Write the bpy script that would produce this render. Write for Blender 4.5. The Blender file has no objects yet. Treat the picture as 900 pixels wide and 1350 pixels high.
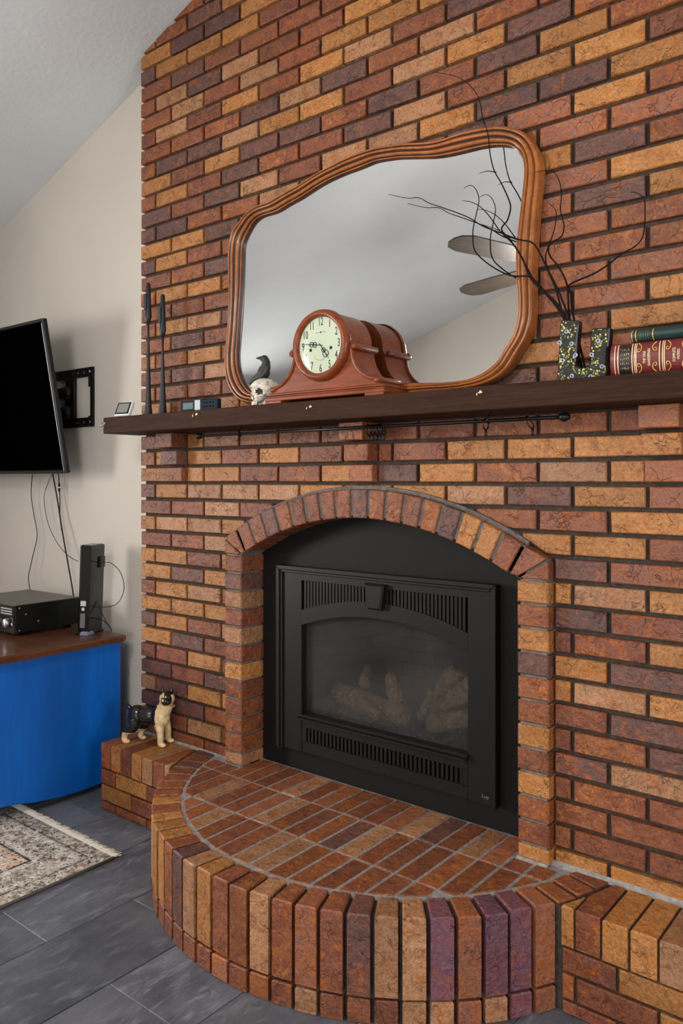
import bpy, bmesh, math, random
from mathutils import Vector, Matrix
from math import sin, cos, pi, sqrt, radians, atan2

# ------------------------------------------------------------------ camera, light, exposure
sc = bpy.context.scene
COL = sc.collection
random.seed(7)
TH = radians(38.8); FPX = 1040.0; U0 = 450.0; V0 = 633.0
CAM = Vector((2.786, -2.095, 1.341))
FW = Vector((-sin(TH), cos(TH), 0)); RT = Vector((cos(TH), sin(TH), 0)); UP = Vector((0, 0, 1))
cd = bpy.data.cameras.new('camera'); co = bpy.data.objects.new('camera', cd); COL.objects.link(co)
cd.sensor_fit = 'VERTICAL'; cd.sensor_height = 36.0; cd.lens = FPX / 1350 * 36.0
cd.shift_x = 0.0; cd.shift_y = -(675.0 - V0) / 1350.0
cd.clip_start = .02
co.location = CAM; co.rotation_euler = (pi / 2, 0, TH)
sc.camera = co

world = bpy.data.worlds.new('sky'); sc.world = world; world.use_nodes = True
wn = world.node_tree.nodes
wn['Background'].inputs[0].default_value = (0.72, 0.82, 1.0, 1); wn['Background'].inputs[1].default_value = 1.0

def area(name, loc, direction, sx, sy, power, color):
    l = bpy.data.lights.new(name, 'AREA'); l.shape = 'RECTANGLE'; l.size = sx; l.size_y = sy
    l.energy = power; l.color = color; l.spread = radians(125)
    o = bpy.data.objects.new(name, l); COL.objects.link(o); o.location = loc
    o.rotation_euler = Vector(direction).to_track_quat('-Z', 'Z').to_euler()
    return o
# daylight entering through the three windows of the room
area('daylight_left_window', (-2.80, -2.75, 1.42), (1, 0.12, -0.10), 1.5, 1.0, 104, (1.0, 0.98, 0.95))
area('daylight_patio_door', (3.0, -4.22, 1.15), (0, 1, 0), 2.3, 2.0, 38, (0.96, 0.98, 1.0))
area('daylight_right_window', (5.6, -1.6, 1.6), (-1, 0.0, 0), 1.7, 1.2, 32, (0.93, 0.96, 1.0))

vs = sc.view_settings
vs.view_transform = 'Standard'; vs.look = 'None'; vs.gamma = 1.0; vs.exposure = 0.12
vs.use_curve_mapping = False

# ------------------------------------------------------------------ helpers
def ray(u, v): return FW + RT * ((u - U0) / FPX) + UP * ((V0 - v) / FPX)
def atY(u, v, Y): r = ray(u, v); return CAM + r * ((Y - CAM.y) / r.y)
def atX(u, v, X): r = ray(u, v); return CAM + r * ((X - CAM.x) / r.x)
def atZ(u, v, Z): r = ray(u, v); return CAM + r * ((Z - CAM.z) / r.z)
def pj(p):
    d = Vector(p) - CAM; z = d.dot(FW)
    return (U0 + FPX * d.dot(RT) / z, V0 - FPX * d.z / z)
def lin(c):
    c = c / 255.0
    return c / 12.92 if c <= .04045 else ((c + .055) / 1.055) ** 2.4
def rgb(r, g, b, k=1.0): return (min(1, lin(r) * k), min(1, lin(g) * k), min(1, lin(b) * k), 1)

def tag(o, label=None, cat=None, group=None, kind=None):
    if label: o['label'] = label
    if cat: o['category'] = cat
    if group: o['group'] = group
    if kind: o['kind'] = kind
    return o
def empty(name, loc=(0, 0, 0), rz=0):
    o = bpy.data.objects.new(name, None); COL.objects.link(o)
    o.location = loc; o.rotation_euler = (0, 0, rz); o.empty_display_size = .05
    return o
def link(name, me, mat=None, parent=None, loc=None, rot=None):
    o = bpy.data.objects.new(name, me); COL.objects.link(o)
    if mat is not None and len(me.materials) == 0: me.materials.append(mat)
    if parent is not None: o.parent = parent
    if loc is not None: o.location = loc
    if rot is not None: o.rotation_euler = rot
    return o
def mesh(name, verts, faces, smooth=False):
    me = bpy.data.meshes.new(name); me.from_pydata([tuple(v) for v in verts], [], faces); me.validate()
    bm = bmesh.new(); bm.from_mesh(me); bmesh.ops.recalc_face_normals(bm, faces=bm.faces); bm.to_mesh(me); bm.free()
    if smooth:
        for p in me.polygons: p.use_smooth = True
    me.update(); return me
class MB:
    """collects shapes into one mesh"""
    def __init__(s): s.v = []; s.f = []; s.m = []
    def add(s, v, f, mi=0):
        n = len(s.v); s.v += [tuple(q) for q in v]; s.f += [tuple(i + n for i in q) for q in f]; s.m += [mi] * len(f); return s
    def box(s, a, b, mi=0, bev=0.0):
        x0, y0, z0 = a; x1, y1, z1 = b
        if bev <= 0:
            v = [(x0, y0, z0), (x1, y0, z0), (x1, y1, z0), (x0, y1, z0), (x0, y0, z1), (x1, y0, z1), (x1, y1, z1), (x0, y1, z1)]
            f = [(0, 3, 2, 1), (4, 5, 6, 7), (0, 1, 5, 4), (1, 2, 6, 5), (2, 3, 7, 6), (3, 0, 4, 7)]
            return s.add(v, f, mi)
        bm = bmesh.new(); bmesh.ops.create_cube(bm, size=1)
        for q in bm.verts: q.co = Vector(((x0 + x1) / 2 + q.co.x * (x1 - x0), (y0 + y1) / 2 + q.co.y * (y1 - y0), (z0 + z1) / 2 + q.co.z * (z1 - z0)))
        bmesh.ops.bevel(bm, geom=bm.edges[:], offset=bev, segments=2, affect='EDGES', profile=.5)
        bm.verts.index_update()
        s.add([q.co[:] for q in bm.verts], [tuple(q.index for q in f.verts) for f in bm.faces], mi); bm.free(); return s
    def tube(s, pts, r, n=8, cap=True, mi=0):
        pts = [Vector(p) for p in pts]; R = r if callable(r) else (lambda t: r)
        N = len(pts); vs_ = []; fs = []
        t0 = (pts[1] - pts[0]).normalized(); up = Vector((0, 0, 1)) if abs(t0.z) < .9 else Vector((1, 0, 0))
        nrm = t0.cross(up).normalized()
        for i, p in enumerate(pts):
            t = (pts[min(i + 1, N - 1)] - pts[max(i - 1, 0)]).normalized()
            nrm = (nrm - t * nrm.dot(t)).normalized(); bn = t.cross(nrm); rr = R(i / (N - 1))
            for k in range(n):
                a = 2 * pi * k / n; vs_.append(p + (nrm * cos(a) + bn * sin(a)) * rr)
        for i in range(N - 1):
            for k in range(n): fs.append((i * n + k, i * n + (k + 1) % n, (i + 1) * n + (k + 1) % n, (i + 1) * n + k))
        if cap: fs.append(tuple(range(n - 1, -1, -1))); fs.append(tuple((N - 1) * n + k for k in range(n)))
        return s.add(vs_, fs, mi)
    def lathe(s, prof, c=(0, 0, 0), n=20, axis='Z', mi=0):
        vs_ = []; fs = []; c = Vector(c)
        for r, h in prof:
            for k in range(n):
                a = 2 * pi * k / n
                q = {'Z': (r * cos(a), r * sin(a), h), 'Y': (r * cos(a), h, r * sin(a)), 'X': (h, r * cos(a), r * sin(a))}[axis]
                vs_.append(c + Vector(q))
        for i in range(len(prof) - 1):
            for k in range(n): fs.append((i * n + k, i * n + (k + 1) % n, (i + 1) * n + (k + 1) % n, (i + 1) * n + k))
        fs.append(tuple(range(n - 1, -1, -1))); fs.append(tuple((len(prof) - 1) * n + k for k in range(n)))
        return s.add(vs_, fs, mi)
    def prism(s, poly, d0, d1, mapf, bev=0.0, mi=0):
        """polygon extruded from d0 (front, chamfered) to d1 (back)"""
        v, f = prism(poly, d0, d1, mapf, bev); return s.add(v, f, mi)
    def build(s, name, mat, parent=None, smooth=False, loc=None, rot=None):
        me = mesh(name, s.v, s.f, smooth)
        if isinstance(mat, (list, tuple)):
            for m_ in mat: me.materials.append(m_)
            if len(me.polygons) == len(s.m):
                me.polygons.foreach_set('material_index', s.m)
        else: me.materials.append(mat)
        return link(name, me, None, parent, loc, rot)
def poly_area(p): return .5 * sum(p[i][0] * p[(i + 1) % len(p)][1] - p[(i + 1) % len(p)][0] * p[i][1] for i in range(len(p)))
def inset(p, b):
    n = len(p); out = []
    sg = 1 if poly_area(p) > 0 else -1
    for i in range(n):
        a = Vector(p[i - 1]); c = Vector(p[i]); d = Vector(p[(i + 1) % n])
        e1 = (c - a).normalized(); e2 = (d - c).normalized()
        n1 = Vector((-e1.y, e1.x)) * sg; n2 = Vector((-e2.y, e2.x)) * sg
        m = n1 + n2; L = m.length
        if L < 1e-4: out.append(tuple(c)); continue
        m /= L; k = b / max(.45, m.dot(n1)); q = c + m * k; out.append((q.x, q.y))
    return out
def prism(poly, d0, d1, mapf, bev=0.0):
    n = len(poly); dr = 1 if d1 > d0 else -1; v = []; f = []
    if bev > 0: rings = [(inset(poly, bev), d0), (poly, d0 + dr * bev), (poly, d1)]
    else: rings = [(poly, d0), (poly, d1)]
    for pl, d in rings: v += [mapf(x, y, d) for x, y in pl]
    for r in range(len(rings) - 1):
        for i in range(n): f.append((r * n + i, r * n + (i + 1) % n, (r + 1) * n + (i + 1) % n, (r + 1) * n + i))
    f.append(tuple(range(n - 1, -1, -1))); f.append(tuple((len(rings) - 1) * n + i for i in range(n)))
    return v, f
XZ = lambda x, z, d: (x, d, z)      # polygon in the wall plane, depth along y
XY = lambda x, y, d: (x, y, d)      # polygon in plan, depth along z
YZ = lambda y, z, d: (d, y, z)
def clean(p, eps=8e-4):
    out = []
    for q in p:
        if not out or (Vector(q) - Vector(out[-1])).length > eps: out.append(q)
    if len(out) > 1 and (Vector(out[0]) - Vector(out[-1])).length < eps: out.pop()
    return out
def clip_half(p, a, b, c):
    """keep a*x+b*y<=c"""
    out = []
    for i in range(len(p)):
        q, r = p[i], p[(i + 1) % len(p)]; dq = a * q[0] + b * q[1] - c; dr = a * r[0] + b * r[1] - c
        if dq <= 0: out.append(q)
        if dq * dr < 0:
            t = dq / (dq - dr); out.append((q[0] + (r[0] - q[0]) * t, q[1] + (r[1] - q[1]) * t))
    return clean(out)
def bevel_obj(o, w, seg=2):
    m = o.modifiers.new('bevel', 'BEVEL'); m.width = w; m.segments = seg; m.limit_method = 'ANGLE'; m.angle_limit = radians(35)
    return o
def smooth_path(pts, per=6):
    P = [Vector(p) for p in pts]; P = [P[0]] + P + [P[-1]]; out = []
    for i in range(1, len(P) - 2):
        for k in range(per):
            t = k / per; a, b, c, d = P[i - 1], P[i], P[i + 1], P[i + 2]
            out.append(.5 * ((2 * b) + (c - a) * t + (2 * a - 5 * b + 4 * c - d) * t * t + (3 * b - a - 3 * c + d) * t ** 3))
    out.append(P[-2]); return out
def skin(name, verts, edges, radii, sub=2, root=0, smooth_it=0):
    me = bpy.data.meshes.new(name); me.from_pydata(verts, edges, []); o = bpy.data.objects.new(name + '_tmp', me); COL.objects.link(o)
    m = o.modifiers.new('s', 'SKIN'); m.use_smooth_shade = True; m.branch_smoothing = .6
    for i, sv in enumerate(me.skin_vertices[0].data):
        r = radii[i]; sv.radius = r if isinstance(r, tuple) else (r, r); sv.use_root = (i == root)
    s2 = o.modifiers.new('d', 'SUBSURF'); s2.levels = sub; s2.render_levels = sub
    if smooth_it:
        s3 = o.modifiers.new('m', 'SMOOTH'); s3.factor = .5; s3.iterations = smooth_it
    dg = bpy.context.evaluated_depsgraph_get(); dg.update()
    out = bpy.data.meshes.new_from_object(o.evaluated_get(dg)); out.name = name
    bpy.data.objects.remove(o)
    for p in out.polygons: p.use_smooth = True
    out.materials.clear()
    return out
def blob(name, parts, voxel=.002, it=4):
    """one continuous surface fused from ellipsoids ('e', centre, radii, yaw) and tapered limbs ('t', points, radii)"""
    b = MB()
    for p in parts:
        if p[0] == 'e':
            bm = bmesh.new(); bmesh.ops.create_uvsphere(bm, u_segments=20, v_segments=14, radius=1); c, r, yaw = Vector(p[1]), p[2], p[3] if len(p) > 3 else 0
            rm = Matrix.Rotation(yaw, 3, 'Z')
            if len(p) > 4: rm = rm @ Matrix.Rotation(p[4], 3, 'Y')
            bm.verts.index_update(); b.add([c + rm @ Vector((v.co.x * r[0], v.co.y * r[1], v.co.z * r[2])) for v in bm.verts], [tuple(v.index for v in f.verts) for f in bm.faces]); bm.free()
        else:
            P = smooth_path(p[1], 5); rr_ = p[2]; m_ = len(rr_) - 1
            def rad(t, rr_=rr_, m_=m_):
                x = t * m_; i = min(int(x), m_ - 1); return rr_[i] + (rr_[i + 1] - rr_[i]) * (x - i)
            b.tube(P, rad, 12)
    me = mesh(name, b.v, b.f); o = bpy.data.objects.new(name + '_tmp', me); COL.objects.link(o)
    m1 = o.modifiers.new('r', 'REMESH'); m1.mode = 'VOXEL'; m1.voxel_size = voxel
    m2 = o.modifiers.new('s', 'SMOOTH'); m2.factor = .5; m2.iterations = it
    dg = bpy.context.evaluated_depsgraph_get(); dg.update()
    out = bpy.data.meshes.new_from_object(o.evaluated_get(dg)); out.name = name; bpy.data.objects.remove(o); bpy.data.meshes.remove(me)
    for p in out.polygons: p.use_smooth = True
    out.materials.clear(); return out
def text_mesh(name, s, size, ext=.0004):
    cu = bpy.data.curves.new(name, 'FONT'); cu.body = s; cu.size = size; cu.align_x = 'CENTER'; cu.align_y = 'CENTER'; cu.extrude = ext; cu.resolution_u = 3
    o = bpy.data.objects.new(name + '_tmp', cu); COL.objects.link(o)
    dg = bpy.context.evaluated_depsgraph_get(); dg.update()
    me = bpy.data.meshes.new_from_object(o.evaluated_get(dg)); me.name = name
    bpy.data.objects.remove(o); bpy.data.curves.remove(cu); return me

# ------------------------------------------------------------------ materials
def mat(name, col=(.5, .5, .5, 1), rough=.5, metal=0.0, spec=.5):
    m = bpy.data.materials.new(name); m.use_nodes = True
    b = m.node_tree.nodes['Principled BSDF']
    b.inputs['Base Color'].default_value = col; b.inputs['Roughness'].default_value = rough
    b.inputs['Metallic'].default_value = metal; b.inputs['Specular IOR Level'].default_value = spec
    return m
class N:
    def __init__(s, m): s.m = m; s.t = m.node_tree; s.b = s.t.nodes['Principled BSDF']
    def n(s, k, **kw):
        q = s.t.nodes.new(k)
        for a, b in kw.items(): setattr(q, a, b)
        return q
    def l(s, a, b): s.t.links.new(a, b)
    def coord(s, kind='Object', scale=(1, 1, 1), rnd=True):
        tc = s.n('ShaderNodeTexCoord'); mp = s.n('ShaderNodeMapping'); mp.inputs['Scale'].default_value = scale
        out = tc.outputs[kind]
        if rnd:
            oi = s.n('ShaderNodeObjectInfo'); mu = s.n('ShaderNodeVectorMath', operation='SCALE'); mu.inputs[0].default_value = (37.3, 53.1, 71.7)
            s.l(oi.outputs['Random'], mu.inputs['Scale']); ad = s.n('ShaderNodeVectorMath', operation='ADD')
            s.l(out, ad.inputs[0]); s.l(mu.outputs[0], ad.inputs[1]); out = ad.outputs[0]
        s.l(out, mp.inputs['Vector']); return mp.outputs[0]
    def noise(s, vec, scale, detail=3, rough=.55, dist=0):
        q = s.n('ShaderNodeTexNoise'); q.inputs['Scale'].default_value = scale; q.inputs['Detail'].default_value = detail
        q.inputs['Roughness'].default_value = rough; q.inputs['Distortion'].default_value = dist; s.l(vec, q.inputs['Vector']); return q.outputs['Fac']
    def ramp(s, fac, stops):
        q = s.n('ShaderNodeValToRGB'); e = q.color_ramp.elements
        while len(e) < len(stops): e.new(.5)
        for i, (p, c) in enumerate(stops): e[i].position = p; e[i].color = c if isinstance(c, tuple) else (c, c, c, 1)
        s.l(fac, q.inputs[0]); return q.outputs[0]
    def mix(s, fac, a, b, mode='MIX'):
        q = s.n('ShaderNodeMix', data_type='RGBA', blend_type=mode)
        for sock, v in ((q.inputs[0], fac), (q.inputs[6], a), (q.inputs[7], b)):
            if isinstance(v, (int, float)): sock.default_value = v
            elif isinstance(v, tuple): sock.default_value = v
            else: s.l(v, sock)
        return q.outputs[2]
    def math(s, op, a, b=0.0):
        q = s.n('ShaderNodeMath', operation=op)
        for sock, v in ((q.inputs[0], a), (q.inputs[1], b)):
            if isinstance(v, (int, float)): sock.default_value = v
            else: s.l(v, sock)
        return q.outputs[0]
    def color(s, c): s.l(c, s.b.inputs['Base Color'])
    def bump(s, h, strength=.4, dist=.003):
        q = s.n('ShaderNodeBump'); q.inputs['Strength'].default_value = strength; q.inputs['Distance'].default_value = dist
        s.l(h, q.inputs['Height']); s.l(q.outputs[0], s.b.inputs['Normal'])

AL = .86   # photographed tone to surface reflectance
def brick_mat(name, a, b, c, rough=.5, orange_patch=.45):
    m = mat(name, rgb(*a), rough, 0, .45); q = N(m)
    A, B, C = rgb(*a, AL), rgb(*b, AL), rgb(*c, AL)
    vec = q.coord('Object')
    big = q.noise(vec, 13, 4, .6, .6)
    col = q.mix(q.ramp(big, [(.38, 0.0), (.60, 1.0)]), A, B)
    mid = q.noise(vec, 34, 3, .6, 1.2)
    col = q.mix(q.ramp(mid, [(.54, 0.0), (.66, .75)]), col, C)
    if orange_patch > 0:  # orange blotches in the brick's own colour
        col = q.mix(q.math('MULTIPLY', q.ramp(q.noise(vec, 19, 3, .55, 1.5), [(.56, 0.0), (.68, 1.0)]), orange_patch), col, rgb(186, 104, 52, AL))
    fine = q.noise(vec, 150, 4, .7)
    col = q.mix(1.0, col, q.ramp(fine, [(.28, .55), (.72, 1.34)]), 'MULTIPLY')
    # pits and fired creases
    vo = q.n('ShaderNodeTexVoronoi', feature='F1'); vo.inputs['Scale'].default_value = 95; q.l(vec, vo.inputs['Vector'])
    pitmask = q.ramp(q.noise(vec, 28, 2), [(.55, 0.0), (.68, 1.0)])
    pit = q.math('MULTIPLY', q.ramp(vo.outputs['Distance'], [(.10, 1.0), (.22, 0.0)]), pitmask)
    wob = q.n('ShaderNodeVectorMath', operation='ADD'); nn = q.n('ShaderNodeTexNoise'); nn.inputs['Scale'].default_value = 22; nn.inputs['Detail'].default_value = 3
    q.l(vec, nn.inputs['Vector']); sc_ = q.n('ShaderNodeVectorMath', operation='SCALE'); sc_.inputs['Scale'].default_value = .09
    q.l(nn.outputs['Color'], sc_.inputs[0]); q.l(vec, wob.inputs[0]); q.l(sc_.outputs[0], wob.inputs[1])
    ve = q.n('ShaderNodeTexVoronoi', feature='DISTANCE_TO_EDGE'); ve.inputs['Scale'].default_value = 21; q.l(wob.outputs[0], ve.inputs['Vector'])
    cmask = q.ramp(q.noise(vec, 17, 2), [(.50, 0.0), (.60, 1.0)])
    crk = q.math('MULTIPLY', q.ramp(ve.outputs['Distance'], [(.005, 1.0), (.030, 0.0)]), cmask)
    col = q.mix(q.math('MULTIPLY', q.math('MAXIMUM', pit, q.math('MULTIPLY', crk, .5)), .5), col, (.03, .018, .014, 1))
    oi = q.n('ShaderNodeObjectInfo'); ge = q.n('ShaderNodeNewGeometry')
    rr = q.math('FRACT', q.math('ADD', q.math('MULTIPLY', oi.outputs['Random'], 7.13), ge.outputs['Random Per Island']))
    hs = q.n('ShaderNodeHueSaturation'); q.l(col, hs.inputs['Color']); hs.inputs['Saturation'].default_value = 1.10
    q.l(q.math('ADD', q.math('MULTIPLY', rr, .34), .82), hs.inputs['Value'])
    q.color(hs.outputs[0])
    h = q.math('ADD', q.math('MULTIPLY', q.noise(vec, 55, 5, .65), .8), q.math('MULTIPLY', q.noise(vec, 14, 3, .5, 1.0), 1.4))
    h = q.math('SUBTRACT', h, q.math('MULTIPLY', q.math('MAXIMUM', pit, crk), .5))
    q.bump(h, .9, .006)
    return m
BR = {
 'T': brick_mat('brick_orange_tan', (172, 118, 74), (184, 130, 86), (138, 90, 62)),
 't': brick_mat('brick_sandy', (166, 120, 88), (180, 134, 102), (130, 90, 70)),
 'R': brick_mat('brick_red_brown', (124, 74, 56), (138, 86, 64), (100, 64, 54)),
 'D': brick_mat('brick_dark_maroon', (98, 68, 60), (112, 76, 66), (84, 60, 56)),
 'M': brick_mat('brick_mottled', (148, 92, 62), (128, 76, 58), (172, 116, 74)),
 'P': brick_mat('brick_pinkish', (150, 98, 78), (160, 100, 70), (130, 96, 88)),
 'U': brick_mat('brick_red_sky_sheen', (112, 78, 88), (126, 80, 82), (104, 78, 94), .42, .3),  # purple is sky reflection painted into the colour of red-brown bricks
}
CODES = 'TtRDMPU'
def mortar_mat(name, c, k=1.0):
    m = mat(name, rgb(*c), .95, 0, .1); q = N(m); v = q.coord('Object', rnd=False)
    q.color(q.mix(1.0, rgb(*c, k), q.ramp(q.noise(v, 60, 5), [(.25, .6), (.75, 1.35)]), 'MULTIPLY')); q.bump(q.noise(v, 160, 4), .6, .002); return m
M = {}
M['mortar'] = mortar_mat('mortar_dark', (70, 61, 54), 1.0)
M['mortar_arch'] = mortar_mat('mortar_mid_grey', (108, 101, 96), 1.0)
M['mortar_hearth'] = mortar_mat('mortar_grey', (140, 133, 128), 1.1)
def plaster(name, c, s=90, st=.25, k=1.0):
    m = mat(name, rgb(*c), .85, 0, .25); q = N(m); v = q.coord('Object', rnd=False)
    q.color(q.mix(1.0, rgb(*c, k), q.ramp(q.noise(v, 2.5, 3), [(.2, .95), (.8, 1.05)]), 'MULTIPLY')); q.bump(q.noise(v, s, 4, .6), st, .004); return m
M['wall'] = plaster('greige_wall_paint', (190, 182, 172), 140, .12, 1.15)
M['ceil'] = plaster('textured_ceiling_paint', (204, 206, 207), 45, .6, 1.12)
M['trim'] = mat('white_trim_paint', rgb(225, 222, 215), .45)
def slate(name):
    m = mat(name, rgb(70, 72, 78), .5, 0, .4); q = N(m); v = q.coord('Object'); v2 = q.coord('Object', (1, .28, 1))
    c = q.mix(q.ramp(q.noise(v, 4, 5, .6), [(.3, 0.0), (.7, 1.0)]), rgb(62, 64, 70, 1.25), rgb(100, 101, 107, 1.25))
    c = q.mix(q.ramp(q.noise(v2, 28, 6, .7, .8), [(.52, 0.0), (.74, .7)]), c, rgb(138, 138, 142, 1.1))
    oi = q.n('ShaderNodeObjectInfo'); hs = q.n('ShaderNodeHueSaturation'); q.l(c, hs.inputs['Color']); q.l(q.math('ADD', q.math('MULTIPLY', oi.outputs['Random'], .5), .72), hs.inputs['Value'])
    q.color(hs.outputs[0]); q.bump(q.math('ADD', q.noise(v2, 35, 6, .65), q.noise(v, 9, 4)), .8, .006); return m
M['slate'] = slate('slate_tile')
M['grout'] = mortar_mat('tile_grout', (112, 112, 114))
def wood(name, a, b, scale=(1, 1, 1), rough=.35, freq=30, st=.15, spec=.5, coat=0.0, dark=None):
    m = mat(name, rgb(*a), rough, 0, spec); q = N(m); v = q.coord('Object', scale, rnd=False)
    n1 = q.noise(v, freq, 5, .65, 1.0); n2 = q.noise(v, freq * .2, 3, .5, .5)
    c = q.mix(q.ramp(n1, [(.32, 0.0), (.68, 1.0)]), rgb(*a, 1.1), rgb(*b, 1.1))
    c = q.mix(1.0, c, q.ramp(n2, [(.2, .65), (.8, 1.25)]), 'MULTIPLY')
    if dark: c = q.mix(q.ramp(q.noise(v, freq * .8, 6, .7, 2.0), [(.60, 0.0), (.72, .7)]), c, rgb(*dark))
    q.color(c); q.bump(n1, st, .002); q.b.inputs['Coat Weight'].default_value = coat; q.b.inputs['Coat Roughness'].default_value = .15; return m
M['mantel'] = wood('dark_rough_sawn_wood', (44, 26, 17), (62, 38, 26), (2.2, 30, 30), .65, 6, 1.0, .1)
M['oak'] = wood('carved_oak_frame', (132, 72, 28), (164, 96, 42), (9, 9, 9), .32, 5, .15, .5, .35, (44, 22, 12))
M['oakdark'] = wood('dark_oak_groove', (54, 28, 14), (74, 40, 20), (9, 9, 9), .35, 5, .1)  # darker oak colour for the groove and inner lip faces
M['cherry'] = wood('cherry_clock_wood', (104, 44, 16), (132, 62, 24), (4, 14, 20), .38, 4, .05, .3, .15, (54, 20, 10))
M['walnut'] = wood('walnut_cabinet_top', (72, 38, 22), (98, 56, 32), (3, 20, 20), .35, 3, .1, .5, .3, (46, 22, 14))
M['blackmetal'] = mat('black_painted_metal', rgb(17, 15, 13), .45, 0, .3)
M['blackpanel'] = mat('matte_black_panel', rgb(15, 12, 10), .6, 0, .22)
M['iron'] = mat('black_iron', rgb(26, 25, 26), .38, .6)
M['void'] = mat('black_cavity', rgb(8, 8, 8), .9, 0, .1)
M['plastic'] = mat('black_plastic', rgb(14, 14, 14), .35, 0, .35)
M['gloss'] = mat('gloss_black_plastic', rgb(12, 12, 13), .14)
M['screen'] = mat('tv_screen', rgb(2, 2, 2), .6, 0, .0)
M['chrome'] = mat('brushed_silver', rgb(190, 190, 192), .3, .9)
M['brass'] = mat('polished_brass', rgb(216, 196, 160), .3, 1.0)
M['gold'] = mat('gilt_print', rgb(232, 186, 104), .4, .35)
M['goldleaf'] = mat('pale_gilt_line', rgb(236, 216, 168), .4, .2)
M['white'] = mat('white_plastic', rgb(232, 230, 224), .4)
M['paper'] = mat('white_paper_label', rgb(180, 184, 184), .6)
M['mirror'] = mat('mirror_silver', (.76, .77, .775, 1), .015, 1.0)
M['blue'] = wood('blue_cabinet_paint', (0, 84, 166), (0, 94, 182), (1.5, 8, 1.2), .42, 3, .06)
def glass(name, tint, t=.75):
    m = bpy.data.materials.new(name); m.use_nodes = True; nt = m.node_tree; nt.nodes.remove(nt.nodes['Principled BSDF'])
    tr = nt.nodes.new('ShaderNodeBsdfTransparent'); tr.inputs[0].default_value = tint
    gl = nt.nodes.new('ShaderNodeBsdfGlossy'); gl.inputs['Roughness'].default_value = .04
    fr = nt.nodes.new('ShaderNodeFresnel'); fr.inputs[0].default_value = 1.35
    mx = nt.nodes.new('ShaderNodeMixShader'); nt.links.new(fr.outputs[0], mx.inputs[0]); nt.links.new(tr.outputs[0], mx.inputs[1]); nt.links.new(gl.outputs[0], mx.inputs[2])
    nt.links.new(mx.outputs[0], nt.nodes['Material Output'].inputs[0]); return m
M['glass'] = glass('clear_glass', (.95, .97, .96, 1))
def fireglass(name):
    m = glass(name, (.86, .84, .82, 1)); nt = m.node_tree
    # uneven dark grey film over the pane
    df = nt.nodes.new('ShaderNodeBsdfDiffuse'); df.inputs[0].default_value = (.085, .082, .08, 1)
    out = nt.nodes['Material Output']; src = out.inputs[0].links[0].from_socket
    tc = nt.nodes.new('ShaderNodeTexCoord'); no = nt.nodes.new('ShaderNodeTexNoise'); no.inputs['Scale'].default_value = 3.2; no.inputs['Detail'].default_value = 4
    nt.links.new(tc.outputs['Object'], no.inputs['Vector'])
    rp = nt.nodes.new('ShaderNodeMapRange'); rp.inputs[1].default_value = .3; rp.inputs[2].default_value = .7; rp.inputs[3].default_value = .10; rp.inputs[4].default_value = .36
    nt.links.new(no.outputs['Fac'], rp.inputs[0])
    mx = nt.nodes.new('ShaderNodeMixShader'); nt.links.new(rp.outputs[0], mx.inputs[0]); nt.links.new(src, mx.inputs[1]); nt.links.new(df.outputs[0], mx.inputs[2]); nt.links.new(mx.outputs[0], out.inputs[0]); return m
M['fireglass'] = fireglass('filmed_fire_glass')

# ------------------------------------------------------------------ the room shell
XL, XR, YF, RIDGE = -2.75, 5.7, -4.33, 2.41
CEIL0, SLOPE = 3.163, .336
def ceil_z(x): return CEIL0 + SLOPE * x if x <= RIDGE else CEIL0 + SLOPE * RIDGE - SLOPE * (x - RIDGE)
GY = .10                                   # painted wall behind the brick breast
WX = 2.412                                 # width of the brick breast

fl = MB().box((XL - .1, YF - .1, -.06), (XR + .1, .7, -.004)).build('floor', M['grout']); tag(fl, kind='structure')
TW, TL = .3033, .606
tile_meshes = []
def tile_mesh(w, l):
    b = MB(); b.prism([(-w / 2, -l / 2), (w / 2, -l / 2), (w / 2, l / 2), (-w / 2, l / 2)], 0, -.012, XY, .0015); me = mesh('tile', b.v, b.f); me.materials.append(M['slate']); return me
full_tile = tile_mesh(TW - .004, TL - .004)
for c in range(-7, 19):
    x0 = .0775 + TW * c
    off = -.24 if c % 2 else -.547
    for r in range(-8, 3):
        y1 = off + TL * r; y0 = y1 - TL
        a, b = max(x0, XL), min(x0 + TW, XR); lo, hi = max(y0, YF), min(y1, GY)
        if b - a < .02 or hi - lo < .02: continue
        if hi > -.0 and a > .0 and b < WX: hi = min(hi, 0.0)
        if hi - lo < .02: continue
        if abs((b - a) - TW) < 1e-4 and abs((hi - lo) - TL) < 1e-4: me = full_tile
        else: me = tile_mesh(b - a - .004, hi - lo - .004)
        t = link('tile', me, None, fl, ((a + b) / 2, (lo + hi) / 2, random.uniform(-.0006, .0006)))
        if me is full_tile and random.random() < .5: t.rotation_euler.z = pi

def wall_with_holes(name, plane, lo, hi, top, holes, thick, mapf):
    """wall along one axis from lo to hi, height top(x), rectangular openings (a,b,z0,z1)"""
    b = MB(); xs = sorted({lo, hi, RIDGE if (lo < RIDGE < hi and name != 'wall_left' and name != 'wall_right') else lo} | {h[0] for h in holes} | {h[1] for h in holes})
    for a, c in zip(xs[:-1], xs[1:]):
        hs = [h for h in holes if h[0] <= a + 1e-6 and h[1] >= c - 1e-6]
        if not hs: b.prism([(a, 0), (c, 0), (c, top(c)), (a, top(a))], plane, plane + thick, mapf)
        for h in hs:
            if h[2] > 0: b.prism([(a, 0), (c, 0), (c, h[2]), (a, h[2])], plane, plane + thick, mapf)
            b.prism([(a, h[3]), (c, h[3]), (c, top(c)), (a, top(a))], plane, plane + thick, mapf)
    return tag(b.build(name, M['wall']), kind='structure')
b = MB(); b.prism([(XL, 0), (.03, 0), (.03, ceil_z(.03)), (XL, ceil_z(XL))], GY, GY + .12, XZ)
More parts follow.
